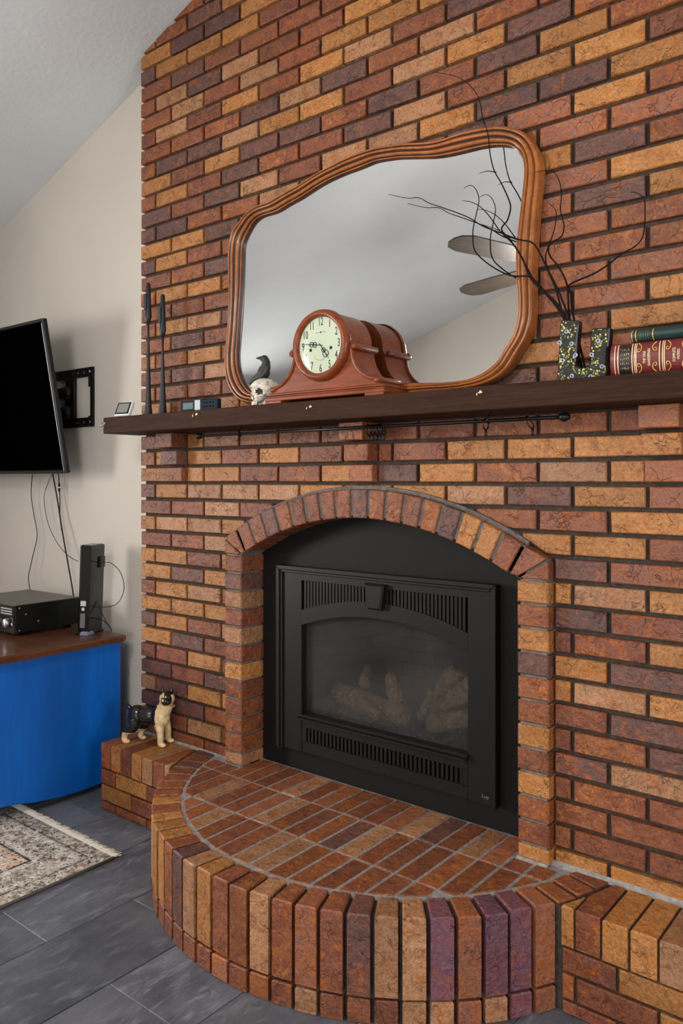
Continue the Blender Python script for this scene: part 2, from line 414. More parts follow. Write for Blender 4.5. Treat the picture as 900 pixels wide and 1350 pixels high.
b.prism([(WX - .03, 0), (XR, 0), (XR, ceil_z(XR)), (WX - .03, ceil_z(WX))], GY, GY + .12, XZ)
b.prism([(.03, 1.5), (WX - .03, 1.5), (WX - .03, ceil_z(WX - .03)), (.03, ceil_z(.03))], GY, GY + .12, XZ)
tag(b.build('wall_back', M['wall']), kind='structure')
wall_with_holes('wall_front', YF, XL, XR, ceil_z, [(1.8, 4.2, 0.0, 2.1)], -.12, XZ)
wall_with_holes('wall_left', XL, YF, GY, lambda y: ceil_z(XL), [(-3.55, -1.95, .85, 1.98)], -.12, YZ)
wall_with_holes('wall_right', XR, YF, GY, lambda y: ceil_z(XR), [(-2.5, -.7, .9, 2.2)], .12, YZ)
b = MB()
b.prism([(XL - .1, ceil_z(XL - .1)), (RIDGE, ceil_z(RIDGE)), (XR + .1, ceil_z(XR + .1)), (XR + .1, ceil_z(XR + .1) + .1), (RIDGE, ceil_z(RIDGE) + .1), (XL - .1, ceil_z(XL - .1) + .1)], YF - .1, GY + .12, XZ)
tag(b.build('ceiling', M['ceil']), kind='structure')
def window(name, mapf, a, c, z0, z1, d, nx, nz):
    r = empty(name); tag(r, kind='structure')
    f = MB(); w = .05
    for (p0, p1, q0, q1) in ((a, c, z0, z0 + w), (a, c, z1 - w, z1), (a, a + w, z0 + w, z1 - w), (c - w, c, z0 + w, z1 - w)):
        f.prism([(p0, q0), (p1, q0), (p1, q1), (p0, q1)], d, d + .06, mapf)
    f.build('window_frame', M['trim'], r)
    for i in range(1, nx):
        x = a + (c - a) * i / nx; MB().prism([(x - .02, z0 + w), (x + .02, z0 + w), (x + .02, z1 - w), (x - .02, z1 - w)], d + .01, d + .05, mapf).build('mullion', M['trim'], r)
    for i in range(nx):
        x0 = a + (c - a) * i / nx + .02; x1 = a + (c - a) * (i + 1) / nx - .02
        MB().prism([(x0, z0 + .04), (x1, z0 + .04), (x1, z1 - .04), (x0, z1 - .04)], d + .028, d + .033, mapf).build('pane', M['glass'], r)
window('window_1', YZ, -3.55, -1.95, .85, 1.98, XL - .10, 2, 1)
window('window_2', XZ, 1.8, 4.2, 0.0, 2.1, YF - .10, 2, 1)
window('window_3', YZ, -2.5, -.7, .9, 2.2, XR + .04, 2, 1)
for nm, args in (('baseboard_left', ((XL, YF, 0), (XL + .014, GY, .09))), ('baseboard_back', ((XL + .014, GY - .014, 0), (-.002, GY, .09)))):
    tag(MB().box(*args, bev=.003).build(nm, M['trim']), kind='structure')

# ------------------------------------------------------------------ brick chimney breast
ZK = lambda k: 1.127 + .0677 * k
XJ = lambda j: .0963 + .1012 * j
JT = .0062                                  # half joint
AC = (1.202, .126); RI, RO = 1.09, 1.185     # arch ring
PLI, PLO, PRI, PRO = .645, .556, 1.769, 1.862
BCOL = {
 33: {1: 'M'}, 32: {0: 'M', 2: 'D', 4: 'D'}, 31: {-1: 'M', 1: 'M', 3: 'D', 5: 'M'},
 30: {-2: 'T', 0: 'M', 2: 'D', 4: 'T', 6: 'R'}, 29: {-1: 'T', 1: 'D', 3: 'D', 5: 'T', 7: 'D'},
 28: {-2: 'D', 0: 'T', 2: 'T', 4: 'T', 6: 'R', 8: 'R'}, 27: {-1: 'R', 1: 'D', 3: 'R', 5: 'R', 7: 'R', 9: 'R'},
 26: {-2: 'R', 0: 't', 2: 'D', 4: 't', 6: 'R', 8: 'R', 10: 'T', 12: 'M'}, 25: {-1: 'M', 1: 't', 3: 'R', 5: 't', 7: 'R', 9: 'T', 11: 'T', 13: 'T'},
 24: {-2: 'R', 0: 't', 2: 'R', 4: 'T', 6: 'M', 8: 'T', 10: 't', 12: 'R', 14: 'D'}, 23: {-1: 'M', 1: 'R', 3: 'M', 5: 'D', 7: 't', 9: 'D', 11: 'M', 13: 't', 15: 'M'},
 22: {-2: 'M', 0: 'D', 2: 'D', 4: 't', 6: 'T', 8: 'T', 10: 'R', 12: 't', 14: 'T', 16: 'D', 18: 'M'}, 21: {-1: 'T', 1: 'R', 3: 'T', 5: 'D', 7: 'D', 9: 'M', 11: 'D', 13: 'R', 15: 'D', 17: 'T', 19: 'M'},
 20: {-2: 'M', 0: 'T', 2: 'R', 4: 'D', 6: 'M', 8: 'R', 10: 'D', 12: 't', 14: 'R', 16: 'T', 18: 'T', 20: 'R'}, 19: {-1: 'D', 1: 'R', 3: 'D', 5: 't', 7: 'R', 9: 't', 11: 't', 13: 'T', 15: 'D', 17: 'D', 19: 'T', 21: 'R'},
 18: {-2: 'D', 0: 'D', 2: 'M', 4: 'M', 6: 't', 8: 'R', 10: 'T', 12: 'M', 14: 'D', 16: 'P', 18: 'T', 20: 'M'}, 17: {-1: 'T', 1: 'T', 3: 'D', 5: 't', 7: 't', 15: 'M', 17: 'P', 19: 'P', 21: 'D'},
 16: {-2: 'D', 0: 'T', 2: 'R', 4: 'R', 16: 'T', 18: 'D', 20: 'M'}, 15: {-1: 'R', 1: 'M', 3: 'D', 15: 'M', 17: 'P', 19: 'T', 21: 'T'},
 14: {-2: 'M', 0: 'T', 2: 'T', 4: 'R', 16: 'P', 18: 'D', 20: 'T'}, 13: {-1: 'R', 1: 'R', 3: 'R', 15: 'M', 17: 'P', 19: 'M', 21: 'M'},
 12: {-2: 'R', 0: 'T', 2: 't', 4: 'D', 16: 'P', 18: 'M', 20: 'M'}, 11: {-1: 'R', 1: 'D', 3: 'R', 15: 'M', 17: 'M', 19: 'P', 21: 'M'},
 10: {-2: 'T', 0: 'M', 2: 'T', 4: 'R', 16: 'M', 18: 'P', 20: 'T'}, 9: {-1: 'R', 1: 'D', 3: 't', 15: 'T', 17: 'M', 19: 'T', 21: 'T'},
 8: {-2: 'R', 0: 'M', 2: 'R', 4: 'R', 16: 'T', 18: 'M', 20: 'M'}, 7: {-1: 'T', 1: 'M', 3: 'T', 5: 'T', 17: 'M', 19: 'T'},
 5: {-1: 'R', 1: 'T', 3: 'M', 5: 'M', 7: 'M', 9: 'R', 11: 'R', 13: 'R', 15: 'M', 17: 'M', 19: 'R', 21: 'M'},
 4: {-2: 'M', 0: 'T', 2: 'T', 4: 'R', 6: 'T', 8: 'R', 10: 'M', 12: 'R', 14: 'T', 16: 'T', 18: 'T', 20: 'T'},
 3: {-1: 'T', 1: 'T', 3: 'T', 5: 'R', 7: 'M', 9: 'T', 11: 'D', 13: 'T', 15: 'M', 17: 't', 19: 'T', 21: 'P'},
 2: {-2: 'D', 0: 'T', 2: 't', 4: 't', 6: 't', 8: 'T', 10: 'T', 12: 'T', 14: 't', 16: 'D', 18: 'T', 20: 'P'},
 1: {-1: 'R', 1: 'R', 3: 't', 5: 'R', 7: 't', 13: 'T', 15: 'M', 17: 'R', 19: 'T', 21: 'T'},
 0: {-2: 'T', 0: 't', 2: 't', 4: 'T', 14: 'T', 16: 'T', 18: 'T', 20: 'R'}, -1: {-1: 'R', 1: 'R', 3: 't', 15: 'D', 17: 'D', 19: 'P', 21: 'T'},
 -2: {-2: 'T', 0: 'T', 2: 'R', 4: 'T', 16: 'T', 18: 't', 20: 'T'}, -3: {-1: 'T', 1: 'D', 3: 'T', 17: 'D', 19: 'R', 21: 'D'},
 -4: {-2: 'R', 0: 'T', 2: 't', 4: 'M', 16: 'R', 18: 'M', 20: 'T'}, -5: {-1: 'T', 1: 'T', 3: 'T', 17: 'T', 19: 'D', 21: 'R'},
 -6: {-2: 'D', 0: 'T', 2: 'R', 4: 't', 16: 'T', 18: 't', 20: 'T'}, -7: {-1: 'T', 1: 'D', 3: 'R', 17: 'R', 19: 'D', 21: 'M'},
 -8: {-2: 'R', 0: 'R', 2: 'T', 4: 'D', 16: 'R', 18: 'M', 20: 'D'}, -9: {-1: 'D', 1: 'R', 3: 'D', 17: 'D', 19: 't', 21: 'M'},
 -10: {-2: 't', 0: 'D', 2: 'T', 4: 'T', 16: 'R', 18: 'M', 20: 'R'}, -11: {-1: 'D', 1: 'D', 3: 'M', 17: 'M', 19: 'R', 21: 'M'},
 -12: {-2: 'T', 0: 'R', 2: 't', 4: 'R', 16: 'M', 18: 'R', 20: 'R'}, -13: {-1: 'R', 1: 'M', 3: 'R', 17: 'T', 19: 'T', 21: 'M'},
}
HZ = .270                                   # hearth top
def arch_low(x):
    if x < PLO - .0055 or x > PRO + .0055: return -1
    d = (RO + .010) ** 2 - (x - AC[0]) ** 2
    return AC[1] + sqrt(d) if d > 0 else -1
def brick_poly(x0, x1, z0, z1):
    """front outline of one wall brick after the arch, the ceiling and the hearth have cut it"""
    if z1 <= 1.118:
        if x0 >= PLO - .004 and x1 <= PRO + .004: return None
        if x0 < PLO and x1 > PLO - .006: x1 = PLO - .006
        if x1 > PRO and x0 < PRO + .006: x0 = PRO + .006
        if x1 - x0 < .012: return None
        p = [(x0, z0), (x1, z0), (x1, z1), (x0, z1)]
    else:
        n = 8; xs = sorted([x0 + (x1 - x0) * i / n for i in range(n + 1)] + [q_ for q_ in (PLO - .006, PRO + .006) if x0 < q_ < x1])
        lows = [max(z0, arch_low(x)) for x in xs]
        if max(lows) <= z0 + 1e-6: p = [(x0, z0), (x1, z0), (x1, z1), (x0, z1)]
        else:
            keep = [(x, l) for x, l in zip(xs, lows) if l < z1 - .006]
            if len(keep) < 2: return None
            # bottom along the arch, straight top
            p = keep + [(keep[-1][0], z1), (keep[0][0], z1)]
            if keep[-1][0] < x1 - 1e-6 or keep[0][0] > x0 + 1e-6:
                pass
    p = clip_half(p, -SLOPE, 1, CEIL0 - .004)
    p = clip_half(p, 0, -1, -(HZ + .002)) if len(p) > 2 else p
    if len(p) < 3 or abs(poly_area(p)) < 2e-4: return None
    return p

breast = empty('wall_chimney'); tag(breast, kind='structure')
# recessed mortar bed with the arched opening
arcp = [(AC[0] + (RI + .03) * cos(a), AC[1] + (RI + .03) * sin(a)) for a in [radians(121 - 62 * i / 20) for i in range(21)]]
MI = .017
poly = [(.012, 0), (PLI - .03, 0), (PLI - .03, 1.07)] + arcp + [(PRI + .03, 1.07), (PRI + .03, 0), (WX - .012, 0), (WX - .012, ceil_z(WX) - .003), (.012, CEIL0 + .004)]
mb_ = MB().prism(poly, MI, GY, XZ).build('mortar_bed', M['mortar'], breast)

bricks = []
for k in range(-13, 42):
    z0, z1 = ZK(k) + JT, ZK(k + 1) - JT
    for j in range(-2 if k % 2 == 0 else -1, 24, 2):
        x0, x1 = max(0.0, XJ(j) + JT), min(WX, XJ(j + 2) - JT)
        if x1 - x0 < .02: continue
        segs = [(x0, x1, 'F')]
        if k in (3, 4, 5):                  # corbels interrupt these courses
            for ca, cb in ((.1985, .2965), (1.152, 1.250), (2.122, 2.220)):
                new = []
                for a, b2, t_ in segs:
                    if b2 <= ca or a >= cb: new.append((a, b2, t_)); continue
                    if ca - a > .02: new.append((a, ca - .009, t_))
                    if b2 - cb > .02: new.append((cb + JT * 1.2, b2, t_))
                segs = new
        for a, b2, t_ in segs:
            p = brick_poly(a, b2, z0, z1)
            if not p: continue
            cx = sum(q[0] for q in p) / len(p); cz = sum(q[1] for q in p) / len(p)
            pp = [pj((q[0], 0, q[1])) for q in p]
            u, v = pj((cx, 0, cz)); ar = abs(poly_area(pp))
            vis = -5 < u < 905 and -5 < v < 1355
            if .80 < cx < 1.74 and 1.66 < cz < 2.02: vis = False     # wholly behind the mirror
            if 1.535 < cz < 1.60: vis = False
            code = BCOL.get(k, {}).get(j) or random.choices('TtRDMP', (28, 12, 24, 18, 14, 4))[0]
            bricks.append((ar if vis else 0, p, code, abs(len(p) - 4) == 0 and abs((b2 - a) - (.2024 - 2 * JT)) < 1e-4 and abs(poly_area(p) - (b2 - a) * (z1 - z0)) < 1e-6))
bricks.sort(key=lambda t: -t[0])
hw, hh = (.2024 - 2 * JT) / 2, (.0677 - 2 * JT) / 2
std = []
for i in range(10):
    jt = lambda s=.0012: random.uniform(-s, s)
    p = [(-hw + jt(), -hh + jt()), (hw + jt(), -hh + jt()), (hw + jt(), hh + jt()), (-hw + jt(), hh + jt())]
    v, f = prism(p, random.uniform(-.0015, .0012), .03, XZ, .0026)
    v = [(x, y + random.uniform(-.0008, .0008), z) for x, y, z in v]
    me = mesh('brick', v, f); me.materials.append(BR['T']); std.append(me)
stuff = MB(); npart = 0
for ar, p, code, isstd in bricks:
    if ar > 0 and npart < 300:
        npart += 1
        if isstd:
            me = random.choice(std); o = link('brick', me, None, breast, ((p[0][0] + p[1][0]) / 2, 0, (p[0][1] + p[2][1]) / 2))
            if random.random() < .5: o.rotation_euler = (0, pi, 0); o.rotation_euler = (0, 0, 0)
            o.material_slots[0].link = 'OBJECT'; o.material_slots[0].material = BR[code]
        else:
            cx = sum(q[0] for q in p) / len(p); cz = sum(q[1] for q in p) / len(p)
            v, f = prism([(q[0] - cx, q[1] - cz) for q in p], random.uniform(-.0015, .0012), .03, XZ, .0024)
            me = mesh('brick', v, f); me.materials.append(BR[code]); link('brick', me, None, breast, (cx, 0, cz))
    else:
        stuff.prism(p, random.uniform(-.0015, .0012), .03, XZ, .0024, CODES.index(code))
# end of the breast round the corner
for k in range(-13, 42):
    z0, z1 = ZK(k) + JT, ZK(k + 1) - JT
    if z1 < HZ or z0 < 0: continue
    if z1 < ceil_z(WX) - .02: stuff.box((WX - .03, .033, z0), (WX, GY - .002, z1), CODES.index(random.choice('TRDM')))
    if z1 < CEIL0 - .02: stuff.box((0.0, .033, z0), (.03, GY - .002, z1), CODES.index(random.choice('TRDM')))
so = stuff.build('brickwork', [BR[c] for c in CODES], breast); so['kind'] = 'stuff'

# corbels that carry the mantel
for n_, (ca, cb, cols) in enumerate(((.1985, .2965, 'RDP'), (1.152, 1.250, 'MMP'), (2.122, 2.220, 'PTP'))):
    for i, (k, d) in enumerate(((5, .078), (4, .052), (3, .027))):
        z0, z1 = ZK(k) + JT, ZK(k + 1) - (JT if k < 5 else .002)
        if k == 5: z1 = 1.5295
        cx, cz = (ca + cb) / 2, (z0 + z1) / 2
        v, f = prism([(ca - cx, z0 - cz), (cb - cx, z0 - cz), (cb - cx, z1 - cz), (ca - cx, z1 - cz)], -d, .03, XZ, .0025)
        me = mesh('corbel_brick', v, f); me.materials.append(BR[cols[i]]); link('corbel_brick', me, None, breast, (cx, 0, cz))

# ------------------------------------------------------------------ arched fireplace surround
sur = empty('fireplace_surround', (1.2, 0, HZ)); SO = Vector((1.2, 0, HZ))
tag(sur, 'projecting brick arch and piers framing the black gas fireplace', 'fireplace surround')
YFB, YRB = -.032, .088
def rel(o_, off): return [(x - off[0], y - off[1], z - off[2]) for x, y, z in o_]
def add_brick(parent, off, p, d0, d1, mapf, code, bev=.0028, name='brick'):
    v, f = prism(p, d0, d1, mapf, bev)
    c = [sum(q[i] for q in v) / len(v) for i in range(3)]
    me = mesh(name, [(x - c[0], y - c[1], z - c[2]) for x, y, z in v], f); me.materials.append(BR[code])
    return link(name, me, None, parent, (c[0] - off[0], c[1] - off[1], c[2] - off[2]))
LP = dict(zip(range(-13, -1), 'tMMRRTRtRtDR')); RP = dict(zip(range(-13, -1), 'TMMTRTMMDTMT'))
for k in range(-13, -1):
    z0, z1 = max(ZK(k) + .004, HZ + .001), ZK(k + 1) - .004
    if z1 - z0 < .015: continue
    for a, b2, cm in ((PLO, PLI, LP), (PRI, PRO, RP)):
        e = random.uniform(-.0015, .0015)
        add_brick(sur, SO, [(a + e, z0), (b2 + e, z0), (b2 + e, z1), (a + e, z1)], YFB + random.uniform(-.001, .001), YRB, XZ, cm[k], .004)
VC = 'RRDMRRRRDMMRMDTTR'
n = 17; a0, a1 = 119.6, 60.4
def ringp(r, a): return (AC[0] + r * cos(radians(a)), AC[1] + r * sin(radians(a)))
for i in range(n):
    aa = a0 + (a1 - a0) * i / n - .30; ab = a0 + (a1 - a0) * (i + 1) / n + .30
    add_brick(sur, SO, [ringp(RI, ab), ringp(RO, ab), ringp(RO, aa), ringp(RI, aa)], YFB + random.uniform(-.001, .001), YRB, XZ, VC[i], .003)
zs = ZK(-1) + .005
# skewbacks and the thin closers at the springing
for sg, A_, pi_, po_ in ((-1, a0 + .25, PLI, PLO), (1, a1 - .25, PRI, PRO)):
    add_brick(sur, SO, [(po_, zs), (pi_ + sg * .006, zs), (po_, zs + .050)], YFB, YRB, XZ, 'M', .002)
    add_brick(sur, SO, [(pi_ + sg * .001, zs + .004), ringp(RI + .002, A_), ringp(RO - .001, A_), (po_ - sg * .002, zs + .058)], YFB, YRB, XZ, 'R', .002)
# mortar of arch and piers
b = MB(); d = .007
for a, c in ((PLO, PLI), (PRI, PRO)):
    b.box((a + d, YFB + d, HZ - .002), (c - d, YRB - .002, ZK(-1)))
b.prism([ringp(RI + d, a) for a in [a0 + 2.2 + (a1 - a0 - 4.4) * i / 24 for i in range(25)]] + [ringp(RO - .002, a) for a in [a1 - 2.2 - (a1 - a0 - 4.4) * i / 24 for i in range(25)]], YFB + d, YRB - .002, XZ)
b.prism([(PLO + d, ZK(-1)), (PLI - d, ZK(-1)), ringp(RI + d, a0 - 1), ringp(RO - d, a0 - 1), (PLO + d, zs + .055)], YFB + d, YRB - .002, XZ)
b.prism([(PRI + d, ZK(-1)), (PRO - d, ZK(-1)), (PRO - d, zs + .055), ringp(RO - d, a1 + 1), ringp(RI + d, a1 + 1)], YFB + d, YRB - .002, XZ)
# fillet of mortar riding over the arch ring
b.prism([ringp(RO - .002, a) for a in [a0 + (a1 - a0) * i / 24 for i in range(25)]] + [ringp(RO + .011, a) for a in [a1 - (a1 - a0) * i / 24 for i in range(25)]], -.006, YRB - .002, XZ)
for v_i in range(len(b.v)): b.v[v_i] = tuple(Vector(b.v[v_i]) - SO)
b.build('mortar', M['mortar_arch'], sur)

# ------------------------------------------------------------------ raised hearth
hearth = empty('brick_hearth', (1.2, -.3, 0)); HO = Vector((1.2, -.3, 0))
tag(hearth, 'raised brick hearth with a rounded front of upright bricks', 'hearth')
HC = (1.203, .2); HR, HRI = .85, .755
HY = -.2                                    # front of the straight wings
core = MB()
circ = lambda r, a: (HC[0] + r * cos(radians(a)), HC[1] + r * sin(radians(a)))
aend = math.degrees(math.asin((0 - HC[1]) / HR))
angs = [180 - aend - (180 - 2 * -aend) * 0 for _ in (0,)]
A0, A1 = 180 + math.degrees(math.asin(.2 / HR)), 360 - math.degrees(math.asin(.2 / HR))
d = .010
core.prism([circ(HRI + .003, A0 + (A1 - A0) * i / 40) for i in range(41)], HZ - .03, HZ - .0035, XY)
core.box((PLI + .002, -.001, 0), (PRI - .002, .13, HZ - .005))
# mortar fillet where hearth meets the wall
core.prism([(0, 0), (-.016, 0), (0, .012)], PRO, WX - .004, lambda y, z, x: (x, y, z + HZ - .004))
core.prism([(0, 0), (-.012, 0), (0, .008)], .004, PLO, lambda y, z, x: (x, y, z + HZ - .004))
core.prism([(0, 0), (-.012, 0), (0, .008)], PRI, PRO, lambda y, z, x: (x, y + YFB, z + HZ - .004))
for v_i in range(len(core.v)): core.v[v_i] = tuple(Vector(core.v[v_i]) - HO)
core.build('mortar', M['mortar_hearth'], hearth)
fcore = MB(); fcore.box((.012, HY + .012, 0), (.50, -.001, HZ - .007)); fcore.box((1.905, HY + .012, 0), (WX - .012, -.001, HZ - .007)); fcore.prism([circ(HR - .022, A0 + (A1 - A0) * i / 40) for i in range(41)], 0.0, HZ - .012, XY)
for v_i in range(len(fcore.v)): fcore.v[v_i] = tuple(Vector(fcore.v[v_i]) - HO)
fcore.build('front_mortar', M['mortar'], hearth)
def hb(p, z0, z1, code, bev=.003): return add_brick(hearth, HO, p, z1, z0, XY, code, bev)
# ring of upright bricks, each with a short brick below
STEP = 4.56; ns = int((A1 - A0) / STEP)
ring_cols = 'DRDMRMMTMTTTMDtTRMtMPRDttUPUUPMMR'
low_cols = 'RRRMMRDRRRRRRRRRPMMRtRRRttPtUPPMMR'
st = (A1 - A0) / ns
for i in range(ns):
    aa = A0 + st * i + .38; ab = A0 + st * (i + 1) - .38
    y_mid = HC[1] + HR * sin(radians((aa + ab) / 2))
    e = random.uniform(-.003, .003)
    q = [circ(HRI, aa), circ(HR + e, aa), circ(HR + e, ab), circ(HRI, ab)]
    q = [(x, min(y, -.003)) for x, y in q]
    code = ring_cols[min(i, len(ring_cols) - 1)]; lc = low_cols[min(i, len(low_cols) - 1)]
    if y_mid < HY + .045:
        hb(q, .069, HZ + random.uniform(-.001, .001), code, .004)
        e = random.uniform(-.002, .002)
        q2 = [circ(HRI, aa), circ(HR + e, aa), circ(HR + e, ab), circ(HRI, ab)]
        hb(q2, .002, .060, lc, .003)
    else: hb(q, HZ - .05, HZ, code, .002)
# field of stacked bricks
fx0 = 1.2 - .0695 * 12
fcol = 'RMRtRtRMtDRMTtRRDMt'
circ_poly = [circ(HRI - .010, 2 * pi) for _ in ()]
def clip_circle(p, r):
    for i in range(48):
        a = 2 * pi * i / 48; p = clip_half(p, cos(a), sin(a), r + HC[0] * cos(a) + HC[1] * sin(a))
        if len(p) < 3: return []
    return p
ROWC = {0: 'RRRRMRRPtRPMRRPtDRtPRMRM', 1: 'PMRRMtRRPtMRMDtMRRMMMRMR', 2: 'RRRRtPMtMRRttMMRMRMMRRRR'}
for r, (y0, y1) in enumerate(((-.1115, .0965), (-.325, -.1185), (-.54, -.332))):
    for c in range(24):
        x0, x1 = fx0 + .0695 * c + .0052, fx0 + .0695 * (c + 1) - .0052
        top = .079 if (x0 > PLI - .03 and x1 < PRI + .03) else (-.040 if (x1 > PLO - .01 and x0 < PRO + .01) else -.014)
        lo_x, hi_x = x0, x1
        if top == .079: lo_x, hi_x = max(x0, PLI + .004), min(x1, PRI - .004)
        p = [(lo_x, y0), (hi_x, y0), (hi_x, min(y1, top)), (lo_x, min(y1, top))]
        p = clip_circle(p, HRI - .011)
        if len(p) < 3 or abs(poly_area(p)) < 5e-4: continue
        hb(p, HZ - .04, HZ - .001 + random.uniform(-.001, .001), ROWC[r][c], .002)
# straight wings: rowlocks on top, stretchers below
def outside(p, r):
    # cut a rectangle by the ring: keep points outside the circle, front part only
    x0, x1 = p[0][0], p[1][0]; n_ = 12; top = []
    for i in range(n_ + 1):
        x = x0 + (x1 - x0) * i / n_; s_ = r * r - (x - HC[0]) ** 2
        yl = HC[1] - sqrt(s_) if s_ > 0 else 9
        top.append((x, min(p[2][1], yl)))
    top = [(x, y) for x, y in top if y > p[0][1] + .006]
    if len(top) < 2: return []
    x0, x1 = top[0][0], top[-1][0]
    return clean([(x0, p[0][1]), (x1, p[0][1])] + top[::-1])
zr = HZ - .098
LC, RC = 'MTRTtMtM', 'tTMTTttR'
for side in (0, 1):
    for i in range(8):
        w = .0677
        if side == 0: x0, x1 = w * i + .003, w * (i + 1) - .004
        else: x1, x0 = WX - w * i - .003, WX - w * (i + 1) + .004
        p = outside([(x0, HY + random.uniform(-.001, .002)), (x1, HY), (x1, -.014), (x0, -.014)], HR + .012)
        if len(p) < 3 or abs(poly_area(p)) < 6e-4: continue
        hb(p, zr, HZ + random.uniform(-.001, .001), (LC if side == 0 else RC)[i if side == 0 else 7 - i], .003)
    for r_, (z0, z1) in enumerate(((zr - .0645, zr - .008), (zr - .132, zr - .0725), (.002, zr - .140))):
        L = .2024; x = 0.0
        lim = HC[0] - sqrt((HR + .01) ** 2 - (HY - HC[1]) ** 2)
        first = .097 if r_ % 2 == 0 else L
        xs = [0, first]
        while xs[-1] < lim: xs.append(xs[-1] + L)
        for q_, (a, b2) in enumerate(zip(xs[:-1], xs[1:])):
            b2 = min(b2, lim)
            if b2 - a < .02: continue
            code = ('RTR', 'TRM', 'RMR')[r_][q_ % 3]
            if side == 0: pp = [(a + .004, HY), (b2 - .004, HY), (b2 - .004, -.05), (a + .004, -.05)]
            else: pp = [(WX - b2 + .004, HY), (WX - a - .004, HY), (WX - a - .004, -.05), (WX - b2 + .004, -.05)]
            add_brick(hearth, HO, [(pp[0][0], z0), (pp[1][0], z0), (pp[1][0], z1), (pp[0][0], z1)], HY + random.uniform(-.001, .001), -.05, XZ, code, .003)

# ------------------------------------------------------------------ gas fireplace insert
ins = empty('fireplace_insert', (1.21, .09, HZ)); IO = Vector((1.21, .09, HZ))
tag(ins, 'black gas fireplace insert with arched glass and louvred vents', 'fireplace')
def ib(mb, name, m, smooth=False, parent=None):
    for i in range(len(mb.v)): mb.v[i] = tuple(Vector(mb.v[i]) - IO)
    return mb.build(name, m, parent or ins, smooth)
def hump(x, c, edge): # louvre bottom / glass top curve
    t = (x - 1.2105) / .3455; return c - (c - edge) * t * t
FX0, FX1, FZ0, FZ1 = .753, 1.655, .348, 1.022
GX0, GX1 = .865, 1.556
# back panel filling the arch, with the opening for the firebox
b = MB(); ya, yb = .086, .097
b.prism([(PLI - .02, HZ - .001), (GX0, HZ - .001), (GX0, 1.0), (PLI - .02, 1.0)], ya, yb, XZ)
b.prism([(GX1, HZ - .001), (PRI + .02, HZ - .001), (PRI + .02, 1.0), (GX1, 1.0)], ya, yb, XZ)
b.prism([(GX0, HZ - .001), (GX1, HZ - .001), (GX1, .36), (GX0, .36)], ya, yb, XZ)
b.prism([(PLI - .02, 1.0), (PRI + .02, 1.0), (PRI + .02, 1.065)] + [ringp(RI + .012, a) for a in [59.5 + 61 * i / 24 for i in range(25)]] + [(PLI - .02, 1.065)], ya, yb, XZ)
ib(b, 'surround_panel', M['blackpanel'])
# face frame
y0, y1 = .060, .086
b = MB()
b.prism([(FX0, FZ0), (GX0, FZ0), (GX0, FZ1), (FX0, FZ1)], y0, y1, XZ, .001)
b.prism([(GX1, FZ0), (FX1, FZ0), (FX1, FZ1), (GX1, FZ1)], y0, y1, XZ, .001)
b.prism([(GX0, .976), (GX1, .976), (GX1, FZ1), (GX0, FZ1)], y0, y1, XZ)
nn_ = 24; xs = [GX0 + (GX1 - GX0) * i / nn_ for i in range(nn_ + 1)]
b.prism([(x, hump(x, .873, .812)) for x in xs] + [(x, hump(x, .925, .866)) for x in xs[::-1]], y0, y1, XZ)
ib(b, 'face_frame', M['blackmetal'])
# stepped moulding round the face
b = MB()
for (w0, w1, yy) in ((.0, .016, .046), (.016, .026, .052)):
    b.prism([(FX0 - .004 + w0, FZ0), (FX0 - .004 + w1, FZ0), (FX0 - .004 + w1, FZ1 + .004 - w1), (FX0 - .004 + w0, FZ1 + .004 - w0)], yy, .062, XZ, .002)
    b.prism([(FX1 + .004 - w1, FZ0), (FX1 + .004 - w0, FZ0), (FX1 + .004 - w0, FZ1 + .004 - w0), (FX1 + .004 - w1, FZ1 + .004 - w1)], yy, .062, XZ, .002)
    b.prism([(FX0 - .004 + w1, FZ1 + .004 - w1), (FX1 + .004 - w1, FZ1 + .004 - w1), (FX1 + .004 - w0, FZ1 + .004 - w0), (FX0 - .004 + w0, FZ1 + .004 - w0)], yy, .062, XZ, .002)
ib(b, 'frame_moulding', M['blackmetal'])
# upper louvres
for i in range(46):
    x = GX0 + .008 + (GX1 - GX0 - .016) * (i + .5) / 46
    zl = hump(x, .925, .866)
    ib(MB().box((x - .0045, .064, zl - .002), (x + .0045, .080, .978)), 'slat', M['blackmetal'])
ib(MB().prism([(x, hump(x, .915, .856)) for x in xs] + [(GX1, .985), (GX0, .985)], .0835, .0855, XZ), 'vent_backing', M['void'])
kx = 1.2075
k_ = MB(); k_.prism([(kx - .027, .904), (kx + .027, .904), (kx + .042, .991), (kx - .042, .991)], .038, .066, XZ, .006); ib(k_, 'keystone', M['blackmetal'])
# sill and lower access panel
ib(MB().prism([(GX0 - .004, .474), (GX1 + .004, .474), (GX1 + .004, .480), (GX0 - .004, .480)], .034, .086, XZ, .001).prism([(GX0 - .004, .480), (GX1 + .004, .480), (GX1 + .004, .490), (GX0 - .004, .490)], .046, .086, XZ, .002), 'sill', M['blackmetal'])
b = MB(); la, lb = .887, 1.537
b.prism([(GX0 + .002, FZ0), (GX1 - .002, FZ0), (GX1 - .002, .390), (GX0 + .002, .390)], .062, .086, XZ, .001)
b.prism([(GX0 + .002, .439), (GX1 - .002, .439), (GX1 - .002, .472), (GX0 + .002, .472)], .062, .086, XZ, .001)
b.prism([(GX0 + .002, .390), (la, .390), (la, .439), (GX0 + .002, .439)], .062, .086, XZ)
b.prism([(lb, .390), (GX1 - .002, .390), (GX1 - .002, .439), (lb, .439)], .062, .086, XZ)
b.box((la - .004, .058, .384), (lb + .004, .062, .390)); ib(b, 'access_panel', M['blackmetal'])
for i in range(38):
    x = la + (lb - la) * (i + .5) / 38
    ib(MB().box((x - .0045, .066, .389), (x + .0045, .080, .440)), 'slat', M['blackmetal'])
